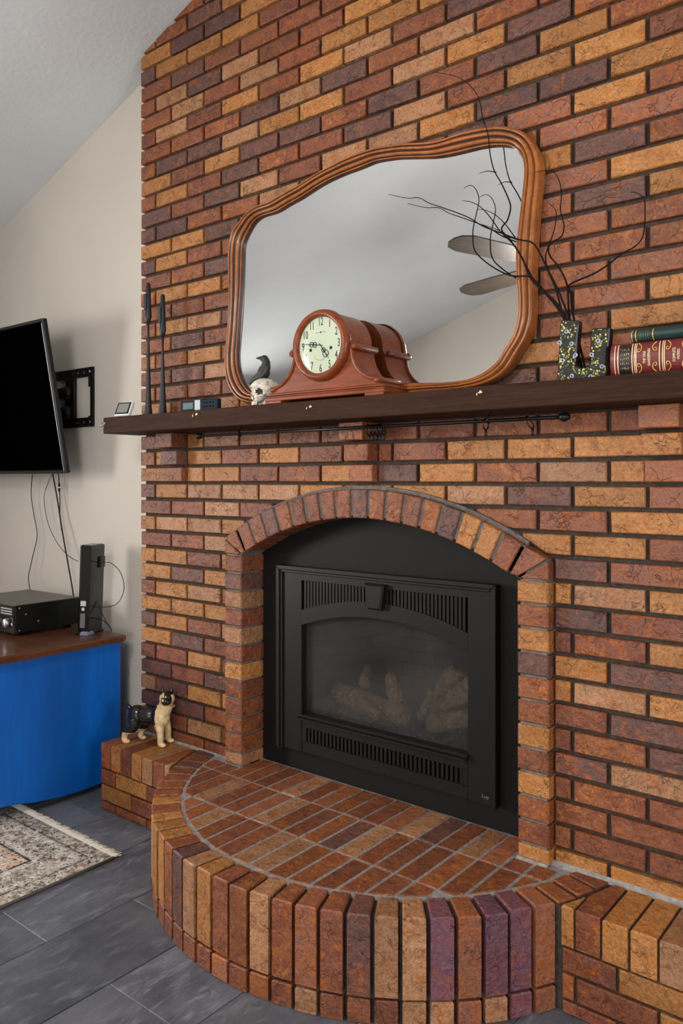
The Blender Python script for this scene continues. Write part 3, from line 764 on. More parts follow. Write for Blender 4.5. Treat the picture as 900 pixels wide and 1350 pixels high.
ib(MB().box((la - .02, .0835, .38), (lb + .02, .0855, .445)), 'vent_backing', M['void'])
# glass and firebox
b = MB(); b.prism([(GX0 - .006, .478), (GX1 + .006, .478)] + [(x, hump(x, .88, .82)) for x in xs[::-1]], .088, .092, XZ); ib(b, 'glass_pane', M['fireglass'])
def panel_mat():
    m = mat('firebox_brick_panel', rgb(64, 56, 50), .9, 0, .1); q = N(m); tc = q.n('ShaderNodeTexCoord')
    mp = q.n('ShaderNodeMapping'); mp.inputs['Rotation'].default_value = (radians(90), 0, 0); q.l(tc.outputs['Object'], mp.inputs['Vector'])
    br = q.n('ShaderNodeTexBrick'); br.inputs['Scale'].default_value = 5.0; br.inputs['Color1'].default_value = rgb(84, 70, 62); br.inputs['Color2'].default_value = rgb(76, 64, 57); br.inputs['Mortar'].default_value = rgb(64, 55, 50)
    q.l(mp.outputs[0], br.inputs['Vector']); q.color(br.outputs[0]); return m
M['firebox'] = panel_mat()
b = MB(); fb0, fb1, fy, fz0, fz1 = .83, 1.59, .50, .40, .93
b.box((fb0 + .09, fy, fz0), (fb1 - .09, fy + .02, fz1))
b.prism([(fb0, .098), (fb0 + .10, fy), (fb0 + .08, fy + .02), (fb0 - .02, .098)], fz0, fz1, XY); b.prism([(fb1, .098), (fb1 - .10, fy), (fb1 - .08, fy + .02), (fb1 + .02, .098)], fz0, fz1, XY)
b.box((fb0 - .02, .098, fz0 - .02), (fb1 + .02, fy + .02, fz0)); b.box((fb0 - .02, .098, fz1), (fb1 + .02, fy + .02, fz1 + .02)); ib(b, 'firebox', M['firebox'])
# small maker plate
pl = ib(MB().box((1.607, .0575, .364), (1.634, .0605, .384)), 'maker_plate', M['blackmetal'])
tm = text_mesh('lettering', 'Lopi', .016); o = link('lettering', tm, M['chrome'], pl, Vector((1.6205, .0568, .3745)) - IO, (pi / 2, 0, 0))
# ember bed and ceramic logs behind the glass
def bark(name, a, b2, c):
    m = mat(name, rgb(*a), .95, 0, .1); q = N(m); v = q.coord('Object')
    col = q.mix(q.ramp(q.noise(v, 22, 5, .7, 1.5), [(.35, 0.0), (.65, 1.0)]), rgb(*a, 1.3), rgb(*b2, 1.3)); col = q.mix(q.ramp(q.noise(v, 60, 3), [(.58, 0.0), (.66, .8)]), col, rgb(*c)); q.color(col); q.bump(q.noise(v, 45, 5, .7, 1.0), .9, .01); return m
M['bark'] = bark('ceramic_bark', (170, 144, 116), (112, 94, 78), (216, 190, 156)); M['cut'] = bark('ceramic_cut_end', (226, 176, 128), (160, 122, 86), (120, 84, 56)); M['ember'] = bark('ember_rock', (92, 88, 84), (60, 57, 55), (170, 140, 116))
b = MB(); rnd = random.Random(3)
for i in range(420):
    x, y = rnd.uniform(.87, 1.55), rnd.uniform(.115, .40); r = rnd.uniform(.007, .016); z = .43 + .08 * (1 - abs(y - .28) / .3) * rnd.uniform(.5, 1)
    vv = [Vector((rnd.gauss(0, 1), rnd.gauss(0, 1), rnd.gauss(0, 1))).normalized() for _ in range(0)]
    oc = [(1, 0, 0), (-1, 0, 0), (0, 1, 0), (0, -1, 0), (0, 0, 1), (0, 0, -1)]
    b.add([(x + q[0] * r * rnd.uniform(.6, 1.3), y + q[1] * r * rnd.uniform(.6, 1.3), z + q[2] * r * rnd.uniform(.6, 1.3)) for q in oc], [(0, 2, 4), (2, 1, 4), (1, 3, 4), (3, 0, 4), (2, 0, 5), (1, 2, 5), (3, 1, 5), (0, 3, 5)])
b.box((.85, .10, .40), (1.57, .46, .432))
tag(b.build('ember_bed', M['ember']), 'dark bed of ember rocks under the logs behind the fireplace glass', 'embers', kind='stuff')
gx = lambda x, y, Y: atY(390 + x / 3.6, 790 + y / 3.6, Y)
LOGS = [
 ((195, 440, .26), (520, 560, .20), .040, 'thick grey ceramic log lying leftmost in the ember bed'),
 ((300, 490, .15), (390, 555, .14), .022, 'short pale split log lying in front of the leftmost log'),
 ((320, 405, .24), (345, 330, .36), .022, 'thin upright branch leaning behind the leftmost log'),
 ((480, 500, .22), (445, 370, .27), .028, 'stubby upright log with a sawn top in the middle of the firebox'),
 ((600, 560, .20), (645, 440, .18), .016, 'slim forked branch with a cut tip right of the firebox middle'),
 ((620, 570, .30), (760, 340, .34), .034, 'long log leaning up to the right at the back of the firebox'),
 ((650, 590, .17), (840, 560, .17), .034, 'thick log lying on the right of the ember bed with a knot'),
 ((700, 520, .26), (860, 400, .30), .045, 'fat log propped against the right wall of the firebox'),
]
for (x0, y0_, d0), (x1, y1_, d1), r, lab in LOGS:
    p0, p1 = gx(x0, y0_, d0), gx(x1, y1_, d1)
    for p_ in (p0, p1): p_.x = min(max(p_.x, .88), 1.50); p_.z = max(p_.z, .445 + r * .55)
    root = empty('gas_log', (p0 + p1) / 2); tag(root, lab, 'log', 'ceramic logs in the fireplace')
    L = p1 - p0; b = MB(); pts = [p0 + L * t + Vector((rnd.gauss(0, .004), rnd.gauss(0, .004), rnd.gauss(0, .004) if 0 < t < 1 else 0)) - (p0 + p1) / 2 for t in [i / 8 for i in range(9)]]
    b.tube(pts, lambda t: r * (1 - .12 * t) * rnd.uniform(.92, 1.08), 12); b.build('bark', M['bark'], root, True)
    t = L.normalized(); c = MB(); e = pts[-1]; c.tube([e - t * .004, e + t * .0015], r * .74, 12); c.build('cut_end', M['cut'], root)

# ------------------------------------------------------------------ mantel shelf and what hangs from it
MT = 1.597; MF = -.187
b = MB(); b.box((-.002, MF, 1.531), (WX + .004, -.003, MT), bev=.004)
tag(b.build('mantel_shelf', M['mantel']), 'dark brown rough sawn wooden mantel shelf above the fireplace', 'mantel')
hooks = [((137, 557, 'brass cup hook screwed into the left end of the mantel')), ((259, 546, 'brass cup hook on the mantel edge below the remote control')), ((409, 536, 'brass cup hook on the mantel edge below the clock')), ((633, 517, 'brass cup hook on the mantel edge right of the clock'))]
for u, v, lab in hooks:
    p = atY(u, v, MF) if u > 140 else Vector((.008, MF, 1.572))
    r = empty('cup_hook', p); tag(r, lab, 'hook', 'brass cup hooks along the mantel edge')
    MB().lathe([(.006, 0.001), (.006, -.0015), (.003, -.003)], n=12, axis='Y').build('hook_plate', M['brass'], r, True)
    pts = [(0, -.001, 0), (0, -.008, 0)] + [(0, -.012 - .007 * sin(a), -.007 + .007 * cos(a)) for a in [0, .6, 1.2, 1.8, 2.4, 3.0, 3.6]]
    MB().tube(pts, .0014, 6).build('hook_wire', M['brass'], r, True)
RODY, RODZ = -.105, 1.508
rod = empty('curtain_rod', (1.2, RODY, RODZ)); tag(rod, 'thin black metal rod with ball finials hung under the mantel', 'rod')
MB().tube([(-.70, 0, 0), (.735, 0, 0)], .0055, 12).build('rod_tube', M['iron'], rod, True)
for x in (-.705, .74):
    MB().lathe([(.001, -.016), (.009, -.013), (.0135, 0), (.009, .013), (.001, .016)], n=14, axis='X').build('finial', M['iron'], rod, True, (x, 0, 0))
def ring(u, lab, lean=0.0, R=.016, hang=True):
    x = atY(u, 560, RODY).x
    r = empty('rod_ring', (x, RODY, RODZ)); tag(r, lab, 'ring', 'black rings on the rod')
    pts = [(lean * (1 - cos(a)) * R, R * .95 * sin(a), -R + .0065 + R * cos(a)) for a in [2 * pi * i / 20 for i in range(20)]]; pts.append(pts[0])
    MB().tube(pts, .0022, 6, False).build('hoop', M['iron'], r, True)
    if hang: MB().lathe([(.001, .004), (.004, .002), (.004, -.012), (.001, -.015)], (lean * 2 * R, 0, -2 * R + .002), 8).build('clip', M['iron'], r, True)
ring(640, 'single black ring with a clip hanging on the rod right of the ring cluster')
ring(694, 'rightmost black ring tilted on the rod near its end finial', .5, .017)
for i, u in enumerate((486, 490, 494, 498, 502)):
    ring(u, ('leftmost', 'second from left', 'middle', 'second from right', 'rightmost')[i] + ' of the five black rings bunched at the middle of the rod', .25 * (i - 2) * .3 + .2)
for u, lab in ((313, 'black screw hook holding the left end of the rod'), (639, 'black screw hook holding the right side of the rod')):
    x = atY(u, 570, RODY).x + .012
    r = empty('rod_hook', (x, RODY, RODZ)); tag(r, lab, 'hook', 'screw hooks holding the rod')
    MB().tube([(0, 0, 1.533 - RODZ), (0, 0, .014)] + [(0, -.009 * sin(a), .003 + .011 * cos(a)) for a in [.4, 1, 1.6, 2.2, 2.8, 3.4, 4.0]], .0024, 8).build('hook_wire', M['iron'], r, True)
    MB().lathe([(.007, 1.5315 - RODZ), (.007, 1.528 - RODZ), (.003, 1.526 - RODZ)], n=10).build('hook_collar', M['iron'], r, True)

# ------------------------------------------------------------------ mirror
MY = -.026
def q1(x, y): return atY(280 + x / 1.9565, 160 + y / 1.9565, MY)
def q2(x, y): return atY(300 + x / 5, 150 + y / 5, MY)
outer_pts = [q2(*p) for p in ((80, 735), (130, 660), (200, 605), (270, 590), (330, 560), (380, 525), (440, 495), (500, 465), (560, 420), (620, 385), (700, 345), (780, 300), (900, 250))] + \
 [q1(*p) for p in ((440, 67), (500, 58), (540, 57), (575, 55), (610, 45), (650, 28), (700, 18), (745, 12), (780, 18), (810, 30), (830, 55), (845, 85), (852, 120), (848, 170), (842, 220), (838, 280), (835, 330), (832, 380), (832, 430), (833, 480), (830, 520), (818, 560), (800, 590), (785, 612), (772, 638), (755, 655), (735, 668), (700, 682), (640, 692), (560, 698), (480, 706), (400, 712), (300, 720), (200, 727), (110, 731), (75, 722), (55, 700), (42, 670), (37, 640), (38, 600), (43, 560), (47, 510), (48, 460), (47, 400), (45, 350), (48, 310), (58, 275))]
inner_pts = [q2(*p) for p in ((105, 880), (130, 820), (160, 760), (190, 710), (230, 680), (290, 668), (340, 655), (385, 620), (430, 595), (480, 570), (540, 530), (600, 490), (680, 445), (760, 410), (840, 380), (900, 360))] + \
 [q1(*p) for p in ((420, 107), (480, 98), (530, 97), (580, 96), (620, 90), (660, 80), (710, 68), (750, 65), (775, 68), (793, 80), (803, 100), (806, 130), (800, 190), (793, 250), (785, 310), (783, 360), (785, 410), (790, 460), (788, 510), (778, 550), (760, 580), (752, 592), (740, 615), (720, 635), (690, 655), (650, 668), (600, 674), (530, 675), (440, 680), (340, 688), (240, 696), (150, 702), (105, 700), (90, 685), (78, 662), (70, 635), (68, 600), (72, 540), (76, 480), (80, 420), (82, 360), (83, 330))]
mc = Vector((1.24, 0, 1.95))
def resample(pts, n=260):
    P = [((p.x - mc.x), (p.z - mc.z) * 1.5) for p in pts]; ang = [atan2(b_, a_) for a_, b_ in P]; out = []
    for i in range(n):
        t = -pi + 2 * pi * i / n; dx, dy = cos(t), sin(t); best = None
        for k in range(len(P)):
            a, b_ = P[k], P[(k + 1) % len(P)]; ex, ey = b_[0] - a[0], b_[1] - a[1]; den = dx * ey - dy * ex
            if abs(den) < 1e-12: continue
            s = (a[0] * ey - a[1] * ex) / den; w = (a[0] * dy - a[1] * dx) / den
            if s > 0 and -1e-6 <= w <= 1 + 1e-6: best = s if best is None else max(best, s)
        out.append(best)
    for _ in range(2): out = [(out[i - 1] + 2 * out[i] + out[(i + 1) % n]) / 4 for i in range(n)]
    return [Vector((mc.x + cos(-pi + 2 * pi * i / n) * out[i], 0, mc.z + sin(-pi + 2 * pi * i / n) * out[i] / 1.5)) for i in range(n)]
Oo, Ii = resample(outer_pts), resample(inner_pts)
for p in Oo: p.z = max(p.z, MT + .002)
for p, q in zip(Ii, Oo): p.z = max(p.z, MT + .035)
mir = empty('wall_mirror', (1.24, MY, MT + .001)); MO = Vector((1.24, MY, MT + .001))
tag(mir, 'large scalloped oak framed mirror leaning on the mantel against the brick', 'mirror')
prof = [(0, .018), (0, -.006), (.05, -.015), (.14, -.022), (.22, -.021), (.255, -.011), (.29, -.011), (.33, -.022), (.43, -.030), (.53, -.026), (.565, -.014), (.60, -.014), (.64, -.021), (.73, -.024), (.80, -.016), (.83, -.008), (.86, -.008), (.88, -.012), (.94, -.011), (1.0, -.002), (1.04, .004)]
vv, ff = [], []; n = len(Oo)
for s, h in prof:
    for a, c in zip(Oo, Ii): p = a.lerp(c, s); vv.append((p.x - MO.x, h, p.z - MO.z))
for r in range(len(prof) - 1):
    for i in range(n): ff.append((r * n + i, r * n + (i + 1) % n, (r + 1) * n + (i + 1) % n, (r + 1) * n + i))
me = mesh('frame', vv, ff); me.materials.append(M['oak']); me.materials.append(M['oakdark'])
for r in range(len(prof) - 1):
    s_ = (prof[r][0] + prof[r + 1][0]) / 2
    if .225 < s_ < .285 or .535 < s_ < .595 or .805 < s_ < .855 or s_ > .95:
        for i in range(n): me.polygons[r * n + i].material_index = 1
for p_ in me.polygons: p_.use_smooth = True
link('frame', me, None, mir)
gp = [(a.lerp(c, 1.03).x - MO.x, a.lerp(c, 1.03).z - MO.z) for a, c in zip(Oo, Ii)]
MB().prism(gp, .001, .005, XZ).build('mirror_glass', M['mirror'], mir)
MB().prism([(a.lerp(c, .1).x - MO.x, a.lerp(c, .1).z - MO.z) for a, c in zip(Oo, Ii)], .0055, .014, XZ).build('backing_board', M['walnut'], mir)

# ------------------------------------------------------------------ mantel clock
CX, CY, CZ = 1.163, -.178, MT
clk = empty('mantel_clock', (CX, CY, CZ)); tag(clk, 'cherry wood mantel clock with a round cream dial and scrolled shoulders', 'clock')
fc, fr = .173, .108                           # dial centre height and drum radius
DD = .125                                    # depth of the case
b = MB()                                      # plinth
for (w, z0, z1, yo) in ((.247, .008, .020, -.004), (.240, .020, .026, 0), (.243, .026, .033, -.003)):
    b.prism([(-w, z0), (w, z0), (w, z1), (-w, z1)], yo, DD, XZ, .002)
b.build('plinth', M['cherry'], clk)
for x in (-.21, .21): MB().box((x - .035, -.004, .0005), (x + .035, DD, .0085), bev=.001).build('foot', M['cherry'], clk)
# tambour body: drum flanked by concave shoulders
sh = []
for i in range(15):
    t = i / 14; a = t * pi / 2
    sh.append((.222 - .105 * sin(a) ** 1.0 * 1.0, .046 + .112 * (1 - cos(a)) * .98))
body = [(x, z) for x, z in sh] + [(fr * cos(a), fc + fr * sin(a)) for a in [radians(-2 + 184 * i / 28) for i in range(29)]] + [(-x, z) for x, z in sh[::-1]]
body = clean([(.222, .033)] + body + [(-.222, .033)])
b = MB(); b.prism(body, .004, DD - .002, XZ, .002); b.build('case', M['cherry'], clk)
for s in (-1, 1):                             # scroll mouldings along the shoulders
    pts = [(s * x, -.001, z + .004) for x, z in sh]
    e0 = [(s * (.222 - .012 - .010 * cos(a)), -.001, .056 + .010 * sin(a) - .002) for a in [pi * .9, pi * .5, 0, -.7]]
    top = [(s * (.117 + .008 - .008 * cos(a)), -.001, .161 + .008 * sin(a)) for a in [.2, .9, 1.6, 2.4, 3.2, 4.0]]
    mb = MB()
    for yy in (.004,):
        mb.tube([(x, yy, z) for x, y, z in pts], .0065, 10)
        mb.tube([(x, yy, z) for x, y, z in top], .005, 8)
    mb.lathe([(.001, -.004), (.009, -.003), (.010, .003), (.010, DD - .006), (.008, DD - .003)], (s * .128, 0, .158), 16, 'Y')
    mb.lathe([(.001, -.004), (.009, -.003), (.010, .003), (.010, DD - .006), (.008, DD - .003)], (s * .216, 0, .047), 16, 'Y')
    mb.build('scroll_moulding', M['cherry'], clk, True)
b = MB(); b.lathe([(.090, -.002), (.090, -.012), (.094, -.018), (.101, -.020), (.108, -.017), (.113, -.008), (.115, .004), (.112, .010)], (0, 0, fc), 48, 'Y')
b.f = [f for f in b.f if len(f) == 4]; b.m = [0] * len(b.f); b.build('bezel', M['cherry'], clk, True)
M['dial'] = mat('cream_dial', rgb(226, 230, 208), .5); M['ink'] = mat('black_dial_ink', rgb(22, 20, 20), .5)
dial = MB().lathe([(.0005, -.0035), (.093, -.0035), (.093, .002)], (0, 0, fc), 48, 'Y').build('dial', M['dial'], clk)
b = MB(); b.lathe([(.001, -.0125), (.045, -.0118), (.080, -.009), (.0905, -.006)], (0, 0, fc), 40, 'Y'); b.f = [f for f in b.f if len(f) == 4]; b.m = [0] * len(b.f); b.build('crystal', M['glass'], clk, True)
for i in range(1, 13):
    a = radians(90 - 30 * i); me = text_mesh('numeral', str(i), .036, .0003)
    o = link('numeral', me, M['ink'], dial, (.074 * cos(a), -.0042, fc + .074 * sin(a)), (pi / 2, 0, 0)); o.scale = (.62, 1, 1)
for rr_, tt in ((.040, 0),):
    b = MB()
    for x in (-.042, .042): b.lathe([(.0055, -.0045), (.0055, -.003)], (x, 0, fc - .012), 14, 'Y')
    b.build('winding_hole', M['ink'], dial)
b = MB(); b.box((-.022, -.0042, fc + .0405), (-.006, -.0036, fc + .0415)); b.box((.006, -.0042, fc + .0405), (.022, -.0036, fc + .0415)); b.lathe([(.003, -.0043), (.003, -.0036)], (0, 0, fc + .041), 8, 'Y')
b.tube([(.035 * cos(a), -.004, fc - .012 + .036 * sin(a)) for a in [radians(215 + 110 * i / 12) for i in range(13)]], .0004, 4)
b.build('dial_ornament', M['ink'], dial)
def hand(name, ang, L, sp):
    d_ = Vector((cos(ang), 0, sin(ang))); p_ = Vector((-sin(ang), 0, cos(ang))); c0 = Vector((0, -.0065, fc)); mb = MB()
    mb.tube([c0 - d_ * .008, c0 + d_ * L * .3], .0012, 6)
    for cc, rr2 in sp:
        for off in (-1, 1):
            mb.tube([c0 + d_ * (cc * L + rr2 * cos(t)) + p_ * (off * rr2 * .55 + rr2 * .55 * sin(t)) for t in [2 * pi * i / 10 for i in range(11)]], .0011, 5, False)
    mb.tube([c0 + d_ * L * .3, c0 + d_ * L * .62, c0 + d_ * L], lambda t: .0016 * (1 - t) + .0004, 6); mb.build(name, M['ink'], clk)
hand('minute_hand', radians(172), .082, ((.28, .007), (.45, .007)))
hand('hour_hand', radians(-52), .058, ((.35, .006), (.62, .010)))

# ------------------------------------------------------------------ skull with raven
bone = bark('aged_bone_resin', (216, 208, 192), (176, 166, 150), (96, 84, 72)); bone.node_tree.nodes['Principled BSDF'].inputs['Roughness'].default_value = .6
M['bone'] = bone; M['feather'] = mat('black_feather_resin', rgb(30, 31, 34), .5); q = N(M['feather']); q.bump(q.noise(q.coord('Object'), 160, 3), .8, .004)
SK = Vector((.872, -.135, MT + .001))
fig = empty('skull_figurine', SK); tag(fig, 'small aged white skull figurine with a black raven perched on top', 'figurine')
bm = bmesh.new(); bmesh.ops.create_uvsphere(bm, u_segments=40, v_segments=28, radius=1)
eyes = [Vector((-.028, -.030, .036)), Vector((.010, -.040, .034))]
nose = Vector((-.022, -.047, .018))
face_d = Vector((-.36, -.93, 0)).normalized()       # the face looks left and forward
side = Vector((-face_d.y, face_d.x, 0))
for v in bm.verts:
    p = v.co.copy()
    q_ = face_d * p.x * .052 + side * p.y * .042 + Vector((0, 0, p.z * .040 + .050))
    f_ = max(0, p.x)
    if q_.z < .048:                            # pull the lower front down into the jaw, tuck the back
        t = (.048 - q_.z) / .04
        q_ += face_d * (-.010 * t if p.x < .2 else .004 * t); q_.z -= .018 * t * f_ + (0.0)
        lat = q_.dot(side); q_ -= side * lat * .30 * t
    u_, w_ = q_.dot(side), q_.z
    if p.x > .15:
        for s in (-1, 1):
            d2 = ((u_ - s * .0180) / .0145) ** 2 + ((w_ - .043) / .0135) ** 2
            if d2 < 1.6: q_ -= face_d * .020 * max(0, 1 - d2 / 1.6) ** .6
        d2 = (u_ / .006) ** 2 + ((w_ - .026) / .009) ** 2
        if d2 < 1.5: q_ -= face_d * .012 * max(0, 1 - d2 / 1.5)
        d2 = (u_ / .03) ** 2 + ((w_ - .060) / .005) ** 2
        if d2 < 1: q_ += face_d * .004 * (1 - d2)
    q_.z = max(q_.z, .010 if p.x > .2 else .022); v.co = q_ * 1.06
me = bpy.data.meshes.new('skull'); bm.to_mesh(me); bm.free()
for p_ in me.polygons: p_.use_smooth = True
skull = link('skull', me, M['bone'], fig)
M['socket'] = mat('dark_socket_stain', rgb(44, 36, 32), .9)
me.materials.append(M['socket'])
for p_ in me.polygons:
    c = p_.center; u_ = c.dot(side)
    if c.dot(face_d) > .01 and (min(((u_ - s * .0190) / .0125) ** 2 + ((c.z - .046) / .0120) ** 2 for s in (-1, 1)) < 1 or (u_ / .0065) ** 2 + ((c.z - .027) / .009) ** 2 < 1): p_.material_index = 1
for i in range(8):
    u_ = (i - 3.5) * .0052; base = face_d * (.047 - 18 * u_ * u_) + side * u_
    MB().lathe([(.0012, 0), (.0024, .003), (.0024, .010), (.0014, .013)], base, 6).build('tooth', M['bone'], fig, True)
b = MB(); b.box((-.020, -.016, .000), (.020, .018, .030), bev=.006); b.build('jaw_base', M['bone'], fig, True)
for s in (-1, 1): MB().tube([face_d * .036 + side * s * .028 + Vector((0, 0, .031)), face_d * .016 + side * s * .041 + Vector((0, 0, .034)), face_d * -.01 + side * s * .040 + Vector((0, 0, .038))], .0035, 8).build('cheekbone', M['bone'], fig, True)
rp_ = lambda x, y, dy=0: atY(310 + x / 11.25, 450 + y / 11.25, SK.y + dy) - SK
me = blob('raven', [('e', rp_(425, 460), (.0235, .021, .028), 0, radians(28)), ('e', rp_(455, 380), (.0175, .017, .022)), ('e', rp_(432, 262), (.0150, .0135, .0135)),
    ('t', [rp_(450, 400), rp_(462, 320), rp_(440, 268)], [.017, .0145, .0125]),
    ('t', [rp_(400, 500), rp_(300, 560), rp_(212, 632)], [.019, .011, .004]),
    ('t', [rp_(400, 252), rp_(360, 250), rp_(306, 252)], [.0085, .006, .0012])], .0016, 3)
raven = link('raven', me, M['feather'], fig)
for s_ in (-1, 1):
    MB().tube(smooth_path([rp_(480, 370, s_ * .015), rp_(450, 470, s_ * .021), rp_(330, 560, s_ * .012)], 4), lambda t: .009 * (1 - t) ** .7 + .002, 8).build('wing', M['feather'], raven, True)
for s in (-1, 1):
    MB().tube([rp_(430, 540, s * .010), rp_(425, 600, s * .010)], .0028, 6).build('raven_leg', M['feather'], raven)

# ------------------------------------------------------------------ other things on the mantel
M['wrought'] = mat('black_candle_metal', rgb(26, 28, 33), .5, .2)
for (u, base_v, tip_v, neck_v, lab) in ((193, 546, 374, 426, 'taller black spindle candlestick at the left end of the mantel'), (212, 544.5, 389, 444, 'shorter black spindle candlestick second from the mantel end')):
    p = atY(u + 2.5, base_v, -.10); r = empty('candlestick', (p.x, -.10, MT + .0005)); tag(r, lab, 'candlestick', 'black candlesticks on the mantel')
    H = atY(u, tip_v, -.10).z - MT; hn = atY(u, neck_v, -.10).z - MT
    MB().lathe([(.0185, 0), (.0165, .012), (.0125, .05), (.0105, .10), (.0078, hn * .5), (.0045, hn * .82), (.0038, hn)], n=14).build('stem', M['wrought'], r, True)
    MB().lathe([(.004, hn - .002), (.010, hn + .010), (.0135, hn + .024), (.0125, hn + .040), (.011, hn + .075), (.0085, H - .006), (.006, H)], n=12).build('candle', M['wrought'], r, True)
    MB().box((-.0105, -.016, hn + .05), (.0045, .004, hn + .115), bev=.002).build('clasp', M['wrought'], r)
# weather display
p = Vector((.075, -.150, MT)); r = empty('digital_thermometer', p + Vector((0, 0, .0005)), radians(14)); tag(r, 'white desk thermometer with a grey display at the mantel end', 'thermometer')
tilt = radians(-26)
def tilted(mb): return mb
b = MB(); b.box((-.038, -.008, 0), (.038, .010, .066), bev=.005); o = b.build('body', M['white'], r, False, (0, 0, .0035), (tilt, 0, 0))
MB().box((-.034, -.0095, .006), (.034, -.0078, .061), bev=.0006).build('bezel', M['plastic'], o)
M['lcd'] = mat('grey_lcd', rgb(128, 130, 122), .3); MB().box((-.027, -.0102, .012), (.027, -.0093, .055)).build('display', M['lcd'], o)
MB().box((-.006, .008, .0), (.006, .040, .004), bev=.001).build('prop_leg', M['white'], r)
# remote lying on its side
M['navy'] = mat('navy_plastic', rgb(14, 28, 44), .6, 0, .12)
p0, p1 = atY(238.5, 543, -.14), atY(288, 538, -.14)
r = empty('remote_control', ((p0.x + p1.x) / 2, -.135, MT + .0005)); tag(r, 'navy remote control with a grey display lying on its side on the mantel', 'remote')
W = (p1.x - p0.x) / 2
o = MB().box((-W, -.010, 0), (W, .010, .042), bev=.004).build('body', M['navy'], r)
M['lcdb'] = mat('pale_blue_lcd', rgb(96, 114, 118), .6, 0, .12)
MB().box((-W * .82, -.0112, .010), (-W * .28, -.0098, .034)).build('display', M['lcdb'], o)
MB().box((-W * .18, -.0114, .002), (W * .10, -.0098, .041)).build('paper_label', M['paper'], o)
M['navy2'] = mat('dark_navy_rubber', rgb(12, 18, 30), .8, 0, .1)
for i in range(4):
    for j in range(2): MB().box((W * (.24 + .16 * i), -.0112, .012 + .014 * j), (W * (.24 + .16 * i) + .010, -.0098, .018 + .014 * j), bev=.0005).build('button', M['navy2'], o)

# letter U covered in gilt mosaic
def mosaic():
    m = mat('gilt_black_mosaic', rgb(20, 20, 18), .5, 0, .3); q = N(m); v = q.coord('Object', rnd=False)
    vo = q.n('ShaderNodeTexVoronoi', feature='F1'); vo.inputs['Scale'].default_value = 190; q.l(v, vo.inputs['Vector'])
    sel = q.ramp(vo.outputs['Color'], [(.34, 0.0), (.42, 1.0)]); edge = q.ramp(vo.outputs['Distance'], [(.40, 1.0), (.52, 0.0)])
    msk = q.math('MULTIPLY', q.math('MULTIPLY', sel, edge), q.ramp(q.noise(v, 26, 2), [(.42, 0.0), (.50, 1.0)]))
    q.color(q.mix(msk, rgb(18, 19, 16), rgb(206, 196, 104))); q.l(q.math('MULTIPLY', msk, .15), q.b.inputs['Metallic']); q.bump(edge, .4, .001); return m
M['mosaic'] = mosaic(); M['glossblack'] = mat('black_glaze', rgb(12, 12, 12), .3, 0, .3); M['eye_b'] = mat('cobalt_bead', rgb(70, 84, 170), .15); M['eye_w'] = mat('white_bead', rgb(214, 216, 232), .2)
UY = -.135
uo = [atY(720 + x / 9, 400 + y / 9, UY) for x, y in ((118, 910), (112, 880), (128, 780), (135, 640), (140, 500), (146, 360), (158, 205), (200, 192), (300, 196), (370, 200), (372, 260), (358, 400), (348, 560), (338, 690), (352, 735), (400, 755), (450, 752), (490, 735), (508, 690), (512, 560), (515, 430), (518, 330), (540, 300), (620, 290), (700, 285), (742, 290), (738, 400), (718, 560), (712, 700), (716, 800), (705, 880))]
r = empty('decorative_letter', (2.0, UY, MT + .0005)); tag(r, 'black letter U with gold mosaic and blue eye beads beside the books', 'letter')
zmin = min(p.z for p in uo); up_ = [(p.x - 2.0, max(.0005, (p.z - MT))) for p in uo]; up_[0] = (up_[0][0], 0.0003); up_[-1] = (up_[-1][0], .0003)
MB().prism(up_, .003, .030, XZ, .003).build('letter_body', M['glossblack'], r)
MB().prism(inset(up_, .0035), .0015, .004, XZ, .001).build('mosaic_face', M['mosaic'], r)
for x, y in ((240, 335), (155, 465), (298, 480), (345, 615), (194, 680), (302, 862), (614, 445), (537, 610), (660, 750), (525, 870)):
    p = atY(720 + x / 9, 400 + y / 9, UY); bb = MB().lathe([(.0056, .0016), (.005, -.0012), (.004, -.002)], (0, 0, 0), 14, 'Y').build('eye_bead', M['eye_w'], r, True, (p.x - 2.0, 0, max(.006, p.z - MT)))
    MB().lathe([(.0036, -.0018), (.0034, -.0028), (.0016, -.0032)], n=12, axis='Y').build('iris', M['eye_b'], bb, True); MB().lathe([(.0014, -.003), (.0012, -.0037)], n=8, axis='Y').build('pupil', M['glossblack'], bb)

